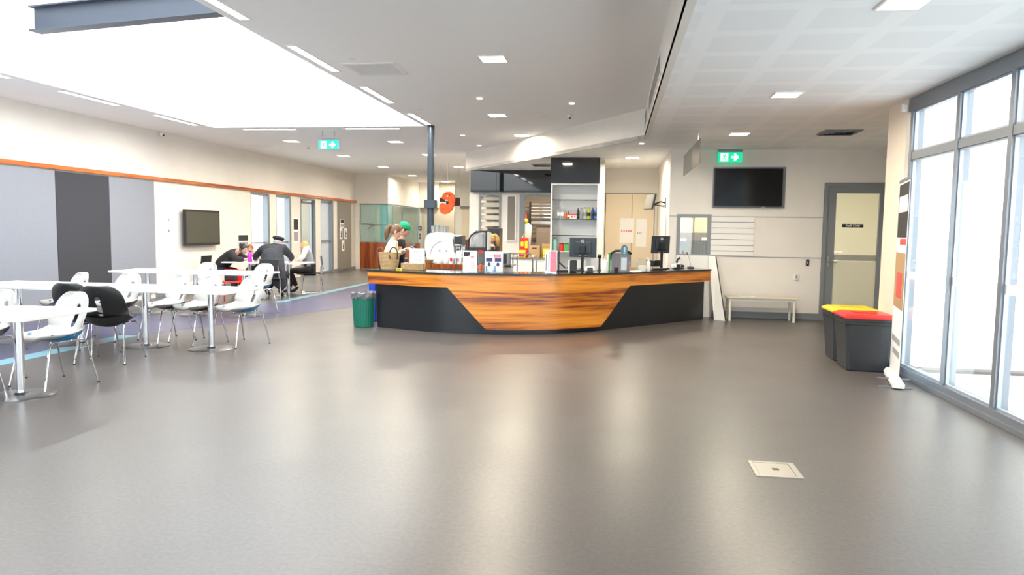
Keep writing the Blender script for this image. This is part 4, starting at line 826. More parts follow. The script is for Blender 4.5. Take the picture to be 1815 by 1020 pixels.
# low white screen panel and leaning board at the right end of the counter
tag(MB().b2(1.06, 1.665, 12.74, 12.76, .0, 1.075).build('screen_panel', M['white_paint']), 'low white panel standing behind the counter end under the hatch window', 'panel')
t = thing('leaning_board', 'tall white board with dark edge leaning on the wall beyond the counter', 'board', (1.745, 12.50, 0), 0)
MB().add([(-.06, -.18, .002), (.105, -.30, .002), (-.14, .21, 1.06), (-.02, .22, 1.06), (-.052, -.165, .002), (.113, -.285, .002), (-.132, .225, 1.065), (-.012, .235, 1.065)], [(0, 1, 3, 2), (4, 6, 7, 5), (0, 4, 5, 1), (2, 3, 7, 6), (0, 2, 6, 4), (1, 5, 7, 3)]).build('board_sheet', M['white_paint'], t)
MB().tube([(.110, -.297, .008), (-.014, .222, 1.062)], .009, 6).build('dark_edge', M['black'], t)
# office chair behind the counter
t = thing('office_chair', 'grey office chair with a black curved headrest behind the counter', 'chair', (.10, 12.75, 0), .3)
MB().box((0, 0, .86), (.36, .05, .46), rx=-.08).build('backrest', mat('blue_grey_fabric', (.20, .21, .25), .9), t, bevel=.02); MB().tube([(-.20, 0, .98), (-.19, -.01, 1.08), (-.10, -.01, 1.13), (.10, -.01, 1.13), (.19, -.01, 1.08)], .022).build('headrest', M['black'], t, smooth=True)
MB().box((0, -.24, .48), (.46, .46, .07)).build('seat', M['black'], t, bevel=.02); MB().cyl((0, -.22, .08), .025, .37).b2(-.03, .03, -.04, .02, .46, .70).build('gas_stem', M['black'], t)
for k in range(5): a = 2*PI*k/5; MB().tube([(0, -.22, .09), (.27*math.cos(a), -.22+.27*math.sin(a), .055)], .016).ball((.28*math.cos(a), -.22+.28*math.sin(a), .028), .027, 10, 8).build('caster_leg', M['black'], t)

# ------------------------------------------------------------------ kitchen back wall
t = thing('menu_display', 'long gloss black menu board hung over the kitchen opening', 'menu board', (0, 0, 0))
MB().b2(-3.50, -2.86, KY-.14, KY-.06, 2.375, 2.885).build('glass_panel', M['gloss_black'], t); MB().b2(-2.855, -1.30, KY-.14, KY-.06, 2.375, 2.885).build('glass_panel', M['gloss_black'], t); MB().b2(-3.48, -1.32, KY-.06, KY-.001, 2.40, 2.86).build('mounting_frame', M['black_matt'], t)
t = struct('window_7', MB().b2(-3.31, -3.27, KY-.03, KY+.1, .58, 2.34).b2(-2.81, -2.77, KY-.03, KY+.1, .58, 2.34).b2(-3.27, -2.81, KY-.03, KY+.1, 2.30, 2.34), M['alu_grey'], label='grey framed louvred hatch in the kitchen wall')
lv = MB()
for k in range(11): lv.box((-3.04, KY+.04, .68+k*.155), (.455, .12, .012), rx=1.05)
lv.build('louvre_blades', mat('pale_louvre', (.55, .54, .50), .4), t)
nt_ = notice('pin_board', 'tall grey framed pin board beside the kitchen opening', 0, 0, .01, .01); bpy.data.objects.remove(nt_.children[0]); nt_.location = (0, 0, 0); nt_.rotation_euler = (0, 0, 0); nt_['category'] = 'pin board'
MB().b2(-2.60, -2.42, KY-.02, KY-.001, 1.22, 2.28).build('felt', M['taupe'], nt_); MB().b2(-2.63, -2.60, KY-.03, KY-.001, 1.19, 2.31).b2(-2.42, -2.39, KY-.03, KY-.001, 1.19, 2.31).b2(-2.6, -2.42, KY-.03, KY-.001, 1.19, 1.22).b2(-2.6, -2.42, KY-.03, KY-.001, 2.28, 2.31).build('frame', M['white_paint'], nt_)
struct('door_4', MB().b2(-2.31, -2.19, KY-.03, KY+.12, 0.001, 2.33).b2(-2.19, -1.40, KY-.03, KY+.12, 2.28, 2.33), M['alu_grey'], label='grey framed opening into the rear kitchen')
# rear kitchen room
mb = MB(); mb.b2(-3.45, -.2, 20.0, 20.15, 0, CL); mb.b2(-.2, -.1, KY+.12, 20.15, 0, CL)
struct('wall_rear_kitchen', mb, mat('rear_kitchen_taupe', (.36, .31, .26), .7), label='taupe rear kitchen wall'); struct('ceiling.003', MB().b2(-3.45, -.1, KY+.2, 20.15, CL, CL+.06), M['ceil'], label='rear kitchen ceiling')
struct('wall_kitchen_inner', MB().b2(-3.0, -2.42, 18.6, 18.7, 0, CL), mat('pale_kitchen_wall', (.85, .83, .76), .6), label='pale wall inside the rear kitchen')
t = thing('wire_rack', 'chrome wire rack with a black post seen through the kitchen opening', 'rack', (-2.0, 19.4, 0))
MB().b2(-.36, -.30, -.03, .03, 0.001, 2.25).build('post', M['black'], t); rk = MB()
for k in range(5): rk.b2(-.60, .8, -.02, .02, 1.82+k*.09, 1.835+k*.09)
rk.build('rail', M['chrome'], t); MB().b2(-.3, .8, -.01, .05, 1.65, 1.72).build('hood_strip', M['steel'], t)
t = thing('kitchen_fridge', 'grey brown fridge door with a white sheet behind the shelf tower', 'fridge', (-1.75, 19.5, 0)); MB().b2(-.42, .6, 0, .45, 0.001, 1.58).build('cabinet_body', M['brown_wall'], t, bevel=.01); MB().b2(.12, .5, -.008, 0, .95, 1.33).build('sheet', M['paper'], t)
t = thing('coat', 'white apron hanging with a yellow cap inside the kitchen opening', 'apron', (-2.28, 18.2, 0)); MB().lathe([(.10, .95), (.13, 1.0), (.13, 1.3), (.15, 1.55), (.13, 1.62), (.03, 1.65)], 16, sy=.35).build('cloth', M['paper'], t, smooth=True); MB().ball((-.03, 0, 1.70), (.08, .06, .07)).build('cap', M['yellow'], t, smooth=True); MB().b2(-.03, .0, .03, .05, 1.66, 1.9).build('hook', M['red'], t)
t = thing('kitchen_trolley', 'chrome tube trolley seen over the counter in the kitchen opening', 'trolley', (-1.72, 13.6, 0))
for x in (-.19, .19): MB().tube([(x, -.3, .06), (x, -.3, .95), (x, -.26, 1.0), (x, .26, 1.0), (x, .3, .95), (x, .3, .06)], .012).build('side_frame', M['chrome'], t)
MB().b2(-.18, .18, -.28, .28, .62, .64).b2(-.18, .18, -.28, .28, .25, .27).build('shelf', M['steel'], t)
for x in (-.19, .19):
    for y in (-.3, .3): MB().ball((x, y, .03), .03, 10, 8).build('caster', M['black'], t)
MB().tube([(-.30, -.35, 1.0), (-.24, -.35, 1.03), (.14, -.35, 1.03), (.19, -.35, .98), (.19, -.33, .75)], .013).build('push_handle', M['chrome'], t)
t = thing('kitchen_bench', 'low kitchen bench holding boxes and yellow tubs', 'bench unit', (-1.62, 15.4, 0)); MB().b2(-.60, .42, -.3, .3, 0.001, .86).build('cabinet_body', M['white'], t); MB().b2(-.62, .44, -.32, .32, .861, .88).build('benchtop', M['steel'], t)
def kb(name, lb, cat, x, y, z, d, m, extra=None):
    t = thing(name, lb, cat, (x, y, z)); MB().b2(-d[0]/2, d[0]/2, -d[1]/2, d[1]/2, 0, d[2]).build('body', M[m], t, bevel=.006)
    if extra: MB().b2(*extra[0]).build(extra[2], M[extra[1]], t)
kb('cardboard_box', 'open brown cardboard box among the yellow kitchen tubs', 'box', -1.72, 15.3, .8805, (.24, .22, .26), 'kraft', ((-.05, .05, -.115, -.11, .20, .22), 'ink', 'hand_hole'))
kb('cardboard_box', 'brown cardboard box behind, right of the open one', 'box', -1.42, 15.58, .8805, (.34, .16, .30), 'kraft')
kb('yellow_tub', 'yellow plastic tub at the left on the kitchen bench', 'tub', -1.98, 15.25, .8805, (.14, .2, .16), 'yellow', ((-.07, .05, -.105, -.1, .02, .10), 'red', 'red_label')); kb('yellow_tub', 'yellow plastic tub in front of the brown box on the kitchen bench', 'tub', -1.72, 15.16, .8805, (.01, .01, .01), 'yellow')
t = thing('mop_bucket', 'yellow angular bucket beside the brown boxes', 'bucket', (-1.45, 15.28, .8805)); MB().prism([(-.09, -.1), (.13, -.1), (.13, .12), (-.09, .12)], 0, .20).build('bucket_body', M['yellow'], t, bevel=.01); MB().b2(-.09, .13, -.103, -.1, .06, .07).build('dark_band', M['black'], t)
t = thing('red_caddy', 'red and yellow supply caddy above the kitchen trolley', 'caddy', (-1.98, 15.5, .8805)); MB().b2(-.09, .09, -.06, .06, 0, .42).build('caddy_body', M['red'], t, bevel=.01); MB().b2(-.07, -.01, -.066, -.06, .24, .34).b2(.02, .08, -.066, -.06, .20, .36).build('yellow_panel', M['yellow'], t); MB().tube([(-.05, 0, .42), (0, 0, .5), (.05, 0, .42)], .01).build('carry_loop', M['yellow'], t)
# shelf tower with gloss top
TX0, TX1, TY = -1.285, -.345, 14.08
zs = [PY(1000, y, TY).z for y in (330, 354, 388, 417, 446)]
t = thing('shelf_tower', 'white open shelf tower with drinks below a gloss black top panel', 'shelf unit', (0, 0, 0))
MB().b2(TX0, TX0+.03, TY, TY+.42, 0.001, 2.40).b2(TX1-.03, TX1, TY, TY+.42, 0.001, 2.40).b2(TX0+.03, TX1-.03, TY, TY+.42, 2.37, 2.40).b2(TX0+.03, TX1-.03, TY+.40, TY+.42, 0.001, 2.37).build('carcass', M['white'], t)
for z in zs[1:]: MB().b2(TX0+.031, TX1-.031, TY+.02, TY+.399, z-.014, z).build('shelf', M['acrylic'] if z != zs[4] else M['white'], t); 
for z in zs[1:4]: MB().b2(TX0+.031, TX1-.031, TY+.012, TY+.0195, z-.014, z).build('shelf_edge', M['ink'], t)
MB().b2(TX0-.01, TX1+.01, TY-.03, TY+.42, 2.41, 2.895).build('gloss_panel', M['gloss_black'], t)
liq = lambda n, c: mat(n, c, .15, coat=.5)
clr = glass_mat('clear_bottle_plastic', (.80, .85, .88), haze=.25)
z2 = zs[2]+.001; G4 = 'drinks on the middle shelf'
for px, h, r, m, cm, lb, lbm in ((990, .23, .033, clr, 'red', 'clear water bottle with a red cap, leftmost on the drinks shelf', 'paper'), (996.5, .235, .033, clr, 'white', 'clear water bottle with a white cap, second on the drinks shelf', 'paper'),
  (1002.5, .15, .027, liq('amber_drink', (.65, .20, .05)), 'black', 'small amber juice bottle, left of the two short ones', 'orange'), (1007.5, .145, .024, liq('brown_drink', (.40, .12, .05)), 'black', 'small brown juice bottle, right of the two short ones', 'paper'),
  (1024.5, .215, .030, liq('cola_drink', (.02, .012, .012)), 'black', 'dark cola bottle right of the red and white carton', 'ink'), (1030.5, .225, .031, clr, 'red', 'clear bottle with a dark red cap right of the cola', 'ink_g'),
  (1037, .235, .034, liq('pale_green_drink', (.62, .68, .55)), 'orange', 'pale sports drink with an orange cap left of the yellow one', 'ink_g'), (1043.5, .235, .034, liq('lime_drink', (.62, .70, .03)), 'orange', 'lime yellow sports drink with an orange cap', 'ink'),
  (1050.5, .235, .033, liq('navy_drink', (.03, .05, .40)), 'orange', 'dark blue sports drink with an orange cap', 'ink'), (1057, .235, .033, liq('sky_drink', (.03, .32, .70)), 'orange', 'bright blue sports drink, rightmost on the drinks shelf', 'ink')):
    q = PY(px, 385, TY+.14); bottle('drink_bottle', lb, (q.x, TY+.14, z2), r, h, m, M[cm], G4, lab=M[lbm])
q = PY(1016, 385, TY+.14); t = thing('juice_carton', 'low red and white carton between the short and tall bottles', 'carton', (q.x, TY+.14, z2)); MB().b2(-.068, .068, -.04, .04, 0, .10).build('carton_body', M['paper'], t); MB().b2(-.069, .069, -.042, -.04, .07, .10).b2(-.04, -.01, -.042, -.04, .02, .06).b2(.02, .045, -.042, -.04, .03, .06).build('print', M['red'], t)
z4 = zs[4]+.001
q = PY(982.5, 440, TY+.14); bottle('flask', 'mint green flask with a black lid at the left of the lower shelf', (TX0+.085, TY+.14, z4), .045, .27, mat('mint_enamel', (.30, .62, .50), .4), M['black'], capr=.03, cat='flask')
for px, m, lb in ((995, 'red', 'red tin left of the green one on the lower shelf'), (1004, 'mop', 'green tin on the lower shelf')):
    q = PY(px, 440, TY+.14); t = thing('tin', lb, 'tin', (q.x, TY+.16, z4)); MB().lathe([(.045, 0), (.045, .14), (.0001, .14)], 16).build('tin_body', mat('apple_green', (.10, .42, .08), .4) if m == 'mop' else M['red'], t, smooth=True); MB().lathe([(.046, .14), (.046, .155), (.0001, .156)], 16).build('lid', M['black'], t)
# tall cupboard and its notices
cb = MB(); CY = 16.50
t = thing('tall_cupboard', 'pair of tall beige cupboard doors behind the counter', 'cupboard', (0, 0, 0))
for a, b in ((-.24, .35), (.358, .85)): MB().b2(a, b, CY, CY+.0295, .05, 2.33).build('door', M['cream'], t)
MB().b2(-.252, .862, CY+.03, CY+.0495, .05, 2.342).build('carcass', M['kick'], t)
MB().b2(-.26, .87, CY+.02, CY+.049, .001, .049).build('plinth', M['kick'], t)
for px0, px1, py0, py1, lb, pr in ((1099, 1123, 387, 431, 'white notice sheet on the left beige cupboard door', 1), (1128, 1145, 388, 438, 'narrow white notice sheet on the right beige cupboard door', 0)):
    a = PY(px0, py0, CY); b = PY(px1, py1, CY); t = thing('door_notice', lb, 'notice', ((a.x+b.x)/2, CY, (a.z+b.z)/2)); w = b.x-a.x; h = a.z-b.z
    MB().b2(-w/2, w/2, -.004, -.0005, -h/2, h/2).build('sheet', M['paper'], t); k_ = MB()
    for k in range(5 if pr else 3): k_.b2(-w*.4+w*.16*k, -w*.30+w*.16*k, -.006, -.004, -.03, .01)
    k_.build('print', M['pink'] if pr else M['ink_g'], t)
struct('trim_9', MB().b2(.885, .918, 13.9, 15.9, 1.60, 2.0).b2(.885, .918, 13.95, 14.0, .01, 1.6).b2(.885, .918, 15.8, 15.85, .01, 1.6), M['alu_grey'], label='grey opening frame in the kitchen side wall') if False else None
t = thing('swivel_monitor', 'small angled monitor on a black swing arm on the side wall', 'monitor', (.92, 13.75, 2.02), PI/2)
MB().box((.0, .29, .02), (.40, .03, .30), rz=.35, rx=.22).build('screen_housing', M['black'], t, bevel=.006); MB().box((.012, .31, .022), (.37, .006, .27), rz=.35, rx=.22).build('screen', mat('unlit_grey_screen', (.12, .12, .11), .4), t)
MB().tube([(0, .01, 0), (-.06, .10, .02), (.03, .18, -.01), (0, .27, .0)], .014).tube([(0, .01, -.06), (.05, .10, -.05), (-.03, .18, -.04), (0, .26, -.03)], .012).build('swing_arm', M['black'], t); MB().b2(-.06, .06, .001, .015, -.10, .10).build('wall_bracket', M['black'], t)
# orange foam shape hanging in the corridor with a dark sign board behind
t = thing('orange_ring', 'orange foam kidney shaped float ring hung in the corridor', 'float ring', (-4.80, 20.0, 2.22))
c_ = [(-.22, -.20), (-.13, -.33), (.02, -.36), (.17, -.24), (.25, -.02), (.25, .20), (.16, .33), (.02, .36), (-.10, .27), (-.13, .12)]
pl = [(650, 400), (668, 360), (715, 336), (765, 338), (800, 375), (810, 430), (803, 490), (780, 545), (735, 592), (685, 605), (642, 594), (621, 550), (622, 497), (645, 472), (682, 472), (712, 492), (738, 478), (732, 445), (700, 430), (662, 428)]
pl = [((x-715)*.0024, (470-y)*.0024) for x, y in pl]; n = len(pl); mb = MB()
mb.add([(x, -.06, z) for x, z in pl]+[(x, .06, z) for x, z in pl], [tuple(range(n)), tuple(range(2*n-1, n-1, -1))]+[(i, (i+1) % n, n+(i+1) % n, n+i) for i in range(n)]); mb.build('foam_body', M['orange'], t, bevel=.02)
dor = mat('dark_orange', (.35, .05, .01), .7)
for x, z, m in ((-.11, -.17, dor), (.17, .02, dor), (-.02, .26, dor), (.17, -.10, dor), (.08, .22, dor), (.02, .19, M['paper'])): MB().ball((x, -.062, z), (.022, .008, .022), 10, 8).build('hole', m, t)
MB().tube([(.0, 0, .30), (.0, 0, 1.138)], .004).build('cord', M['white'], t)
t = thing('direction_sign', 'black and white hanging direction sign behind the orange ring', 'sign', (-4.86, 20.6, 2.28)); MB().b2(-.32, .30, 0, .03, -.12, .12).build('board', M['black'], t); MB().b2(-.30, -.12, -.004, 0, -.10, -.01).b2(-.15, -.02, -.004, 0, .02, .10).build('print', M['paper'], t)
for hx in (-.28, .26): MB().tube([(hx, .015, .12), (hx, .015, 1.078)], .004).build('hanger', M['steel'], t)

# ------------------------------------------------------------------ bins, bench, banner, floor box
t = thing('waste_bin', 'green round waste bin with a grey liner beside the counter end', 'bin', (-3.70, 10.13, 0)); n = 28
pr = [(.135, 0), (.14, .01), (.172, .495), (.176, .51)]
mb = MB(); vs = []; fs = []
for r, z in pr: vs += [((r+(.003 if k % 2 else 0))*math.cos(2*PI*k/56), (r+(.003 if k % 2 else 0))*math.sin(2*PI*k/56), z) for k in range(56)]
for i in range(3):
    for k in range(56): a = i*56+k; b = i*56+(k+1) % 56; fs.append((a, b, b+56, a+56))
fs.append(tuple(reversed(range(56)))); mb.add(vs, fs).build('bin_body', M['green'], t)
vs = []; fs = []; random.seed(3)
for j, (r, z) in enumerate(((.176, .43), (.184, .46), (.190, .515), (.172, .522), (.154, .47), (.13, .3))): vs += [((r+(random.uniform(-.008, .008) if j < 4 else 0))*math.cos(2*PI*k/36), (r+(random.uniform(-.006, .006) if j < 4 else 0))*math.sin(2*PI*k/36), z+random.uniform(-.014, .014)) for k in range(36)]
for i in range(5):
    for k in range(36): a = i*36+k; b = i*36+(k+1) % 36; fs.append((a, b, b+36, a+36))
MB().add(vs, fs).build('bin_liner', mat('grey_plastic_film', (.16, .16, .17), .25), t)
p = PY(662, 507, 10.75); tag(MB().b2(p.x-.055, p.x+.055, 10.68, 10.85, 0.001, .66).build('blue_crate', M['blue_d'], bevel=.01), 'deep blue crate just showing under the counter end by the bin', 'crate')
def wheelie(lb, loc, rz, lid, lidname):
    t = thing('recycling_bin', lb, 'bin', loc, rz); w0, d0, w1, d1, h = .21, .215, .26, .275, .575
    mb = MB(); rows = [(w0-.01, d0-.01, 0), (w0, d0, .012), (w1-.012, d1-.012, h-.07), (w1-.004, d1-.004, h-.06), (w1, d1, h)]; vs = []; fs = []
    def ring(w, d, z): c = .035; return [(-w+c, -d, z), (w-c, -d, z), (w, -d+c, z), (w, d-c, z), (w-c, d, z), (-w+c, d, z), (-w, d-c, z), (-w, -d+c, z)]
    for r in rows: vs += ring(*r)
    for i in range(4):
        for k in range(8): a = i*8+k; b = i*8+(k+1) % 8; fs.append((a, b, b+8, a+8))
    fs += [tuple(reversed(range(8))), tuple(range(32, 40))]; mb.add(vs, fs); mb.build('bin_body', M['bin'], t)
    mb = MB(); vs = ring(w1+.008, d1+.008, h+.001)+ring(w1+.008, d1+.008, h+.022)+ring(w1*.86, d1*.84, h+.045)+ring(w1*.5, d1*.4, h+.05)
    fs = [tuple(reversed(range(8))), tuple(range(24, 32))]
    for i in range(3):
        for k in range(8): a = i*8+k; b = i*8+(k+1) % 8; fs.append((a, b, b+8, a+8))
    mb.add(vs, fs).build('lid', M[lid], t, bevel=.003)
    MB().b2(-.12, .10, -.1, .1, h+.051, h+.056).build('lid_flap', mat('dark_'+lidname, tuple(c*.75 for c in ((.75, .02, .02) if lid == 'red' else (.85, .65, .02))), .3), t, bevel=.002)
    MB().b2(-w1*.9, w1*.9, -d1-.006, -d1+.01, h-.035, h-.002).build('front_rim', M['black'], t, bevel=.002)
    vs = []; fs = []
    for j in range(25):
        x = -w1+2*w1*j/24; vs += [(x, -d1-.008, h+.0), (x, -d1-.012, h-.022-.012*abs(math.sin(j*1.1)))]
    for j in range(24): fs.append((2*j, 2*j+1, 2*j+3, 2*j+2))
    MB().add(vs, fs).build('bin_liner', M['black'], t)
    return t
wheelie('charcoal bin with a red lid in front of the corner column', (2.73, 8.24, 0), -.05, 'red', 'red_flap'); wheelie('charcoal bin with a yellow lid, behind and left of the red lidded one', (2.77, 8.84, 0), -.04, 'yellow', 'yellow_flap')
t = thing('low_bench', 'low cream bench standing against the right wall', 'bench', (0, 0, 0)); bx0, bx1, by0, by1 = 1.87, 3.02, 12.22, 12.62
MB().b2(bx0, bx1, by0, by1, .385, .405).build('bench_top', mat('cream_bench_top', (.66, .60, .46), .5), t, bevel=.004); MB().b2(bx0+.03, bx1-.03, by0+.03, by0+.05, .34, .384).b2(bx0+.03, bx1-.03, by1-.05, by1-.03, .34, .384).build('apron', M['white_paint'], t)
for x in (bx0+.06, bx1-.06):
    for y in (by0+.045, by1-.045): MB().cyl((x, y, .001), .021, .338, 14).build('leg', mat('cream_leg', (.80, .78, .70), .4) if 'cream_leg' not in bpy.data.materials else bpy.data.materials['cream_leg'], t, smooth=True)
t = thing('magazine', 'flat pale magazine lying on the low bench', 'magazine', (2.22, 12.42, .406), .1); MB().b2(-.13, .13, -.10, .10, 0, .006).build('pages', M['paper'], t); MB().b2(-.10, .06, -.07, .02, .0061, .0068).build('cover_print', M['ink_g'], t)
# roll-up banner
t = thing('roll_up_banner', 'tall roll up banner seen edge on beside the glazing', 'banner', (2.80, 7.52, 0), math.atan2(.76, .185))
L = .76
mb = MB(); pr = [(-.05, .012), (.05, .012), (.055, .05), (.03, .085), (-.03, .085), (-.055, .05)]
mb.add([(-L/2, y, z) for y, z in pr]+[(L/2, y, z) for y, z in pr], [tuple(range(6)), tuple(range(11, 5, -1))]+[(i, (i+1) % 6, 6+(i+1) % 6, 6+i) for i in range(6)]).build('cassette', M['white_paint'], t)
for x in (-L/2+.08, L/2-.08): MB().b2(x-.012, x+.012, -.13, .16, .001, .011).build('foot', M['alu'], t)
MB().lathe([(.028, 0), (.028, .004), (.0001, .004)], 14).build('end_knob', M['ink_g'], t).rotation_euler = (0, -PI/2, 0); t.children[-1].location = (-L/2-.001, 0, .045)
MB().b2(-L/2+.02, L/2-.02, -.002, .002, .085, 2.02).build('printed_sheet', M['paper'], t); MB().b2(-L/2+.015, L/2-.015, -.008, .008, 2.0, 2.03).build('top_rail', M['alu'], t); MB().cyl((0, -.02, .08), .008, 1.93).build('support_pole', M['alu'], t)
for x0, x1, z0, z1, m, nm in ((-.35, .35, 1.45, 1.98, 'ink', 'dark_photo'), (-.30, .30, 1.70, 1.86, 'paper', 'white_lettering'), (-.34, .10, 1.38, 1.44, 'red', 'red_lettering'), (-.35, .35, .75, 1.30, 'kraft', 'brown_photo'), (-.2, .2, .85, 1.1, 'red', 'red_mark'), (-.30, .30, .40, .46, 'ink_g', 'grey_lettering'), (-.30, .2, .28, .34, 'ink_g', 'grey_lettering')):
    dz = .0005 if nm in ('white_lettering', 'red_mark') else 0; MB().b2(x0, x1, .0021, .0032+dz, z0, z1).build(nm, M[m], t); 
# floor box
t = thing('floor_box', 'square metal floor outlet box set in the grey floor', 'floor box', (1.02, 4.52, 0)); fm = mat('cream_metal', (.40, .37, .31), .35, .4); f = MB()
f.b2(-.14, -.115, -.145, .145, .0005, .006); f.b2(.105, .14, -.145, .145, .0005, .006); f.b2(-.115, .105, -.145, -.12, .0005, .006); f.b2(-.115, .105, .12, .145, .0005, .006); f.build('frame', fm, t, bevel=.001)
MB().b2(-.112, .102, -.117, .117, .0005, .004).build('lid', fm, t, bevel=.001); MB().b2(-.015, .025, -.012, .012, .0041, .0048).b2(-.015, .025, .018, .024, .0041, .0048).build('handle_slot', M['black'], t)
# things on and at the people's table
# ------------------------------------------------------------------ people
skin_m = mat('skin', (.58, .35, .26), .55); 
def grow(nodes, edges, root, sub=2):
    """one continuous surface grown on a jointed skeleton; nodes: name -> (position, radius)"""
    ks = list(nodes); me = bpy.data.meshes.new('grow'); me.from_pydata([tuple(nodes[k][0]) for k in ks], [(ks.index(a), ks.index(b)) for a, b in edges], [])
    o = bpy.data.objects.new('grow', me); COL.objects.link(o)
    bpy.context.view_layer.objects.active = o
    o.modifiers.new('skin', 'SKIN')
    if not me.skin_vertices: me.attributes  # layer is made by the modifier
    sv = me.skin_vertices[0].data if me.skin_vertices else None
    if sv is None:
        bm = bmesh.new(); bm.from_mesh(me); bm.verts.layers.skin.verify(); bm.to_mesh(me); bm.free(); sv = me.skin_vertices[0].data
    for i, k in enumerate(ks):
        r = nodes[k][1]; sv[i].radius = r if hasattr(r, '__len__') else (r, r); sv[i].use_root = (k == root)
    if sub: s = o.modifiers.new('sub', 'SUBSURF'); s.levels = sub; s.render_levels = sub
    dg = bpy.context.evaluated_depsgraph_get(); r = bpy.data.meshes.new_from_object(o.evaluated_get(dg)); bpy.data.objects.remove(o)
    return r
def part_from(me, name, m, parent):
    me.materials.clear(); me.materials.append(m)
    for p in me.polygons: p.use_smooth = True
    o = bpy.data.objects.new(name, me); COL.objects.link(o); o.parent = parent; return o
def V(*a): return Vector(a)
def head_mb(c, face, up, s=1.0, sk=0):
    """a head with nose, brows, eyes, lips and ears, looking along face"""
    f = face.normalized(); u = (up - f*up.dot(f)).normalized(); r = f.cross(u)
    T = Matrix(((r.x, f.x, u.x, c.x), (r.y, f.y, u.y, c.y), (r.z, f.z, u.z, c.z), (0, 0, 0, 1))) @ Matrix.Scale(s, 4)
    mb = MB(); mb.T = T; n, m = 20, 16; vs = []; fs = []
    for i in range(m+1):
        t = PI*i/m
        for k in range(n):
            a = 2*PI*k/n; x = .074*math.sin(t)*math.cos(a); y = .094*math.sin(t)*math.sin(a); z = -.112*math.cos(t)
            if z < -.01: q = (-z-.01)/.1; x *= 1-.34*q; y = y*(1-.18*q) + (.012*q if y > 0 else .03*q)
            if y > .05 and -.02 < z < .035: y -= .006
            if y > 0 and z < -.075: y += .006
            vs.append((x, y, z))
    for i in range(m):
        for k in range(n): a = i*n+k; b = i*n+(k+1) % n; fs.append((a, b, b+n, a+n))
    mb.add(vs, fs, 0)
    mb.add([(0, .088, .018), (-.014, .086, -.028), (.014, .086, -.028), (0, .114, -.024), (0, .088, -.036)], [(0, 1, 3), (0, 3, 2), (1, 4, 3), (3, 4, 2), (0, 2, 4, 1)], 0)
    for sx in (-1, 1):
        mb.ball((sx*.030, .080, .008), (.012, .007, .007), 10, 6, 1); mb.ball((sx*.030, .0855, .008), (.005, .004, .005), 8, 6, 2); mb.box((sx*.031, .084, .026), (.028, .008, .005), mi=2)
        mb.ball((sx*.076, -.005, -.008), (.010, .020, .030), 10, 8, 0)
    mb.ball((0, .082, -.058), (.022, .010, .007), 10, 6, 3)
    return mb, T
def hand_nodes(pre, w, d, palm_n, curl, N, E, s=1.0):
    """palm, four unequal curled fingers and a thumb leaving the side of the palm"""
    d = d.normalized(); n = palm_n.normalized(); side = d.cross(n).normalized(); c = w + d*.045*s
    N[pre+'palm'] = (c, (.026*s, .019*s)); E.append((pre+'wrist', pre+'palm'))
    for i, (o, L) in enumerate(((-.030, .066), (-.010, .076), (.010, .072), (.029, .056))):
        b = c + d*.036*s + side*o*s; k1 = b + (d*math.cos(curl*.6)+n*math.sin(curl*.6))*L*.45*s; k2 = k1 + (d*math.cos(curl*1.5)+n*math.sin(curl*1.5))*L*.55*s
        N[pre+'k%d' % i] = (b, .0095*s); N[pre+'m%d' % i] = (k1, .0085*s); N[pre+'t%d' % i] = (k2, .007*s)
        E += [(pre+'palm', pre+'k%d' % i), (pre+'k%d' % i, pre+'m%d' % i), (pre+'m%d' % i, pre+'t%d' % i)]
    a = w + d*.03*s - side*.034*s + n*.008*s; b = a + (d*.6-side*.5+n*.5).normalized()*.035*s
    N[pre+'th1'] = (a, .010*s); N[pre+'th2'] = (b, .0085*s); E += [(pre+'palm', pre+'th1'), (pre+'th1', pre+'th2')]
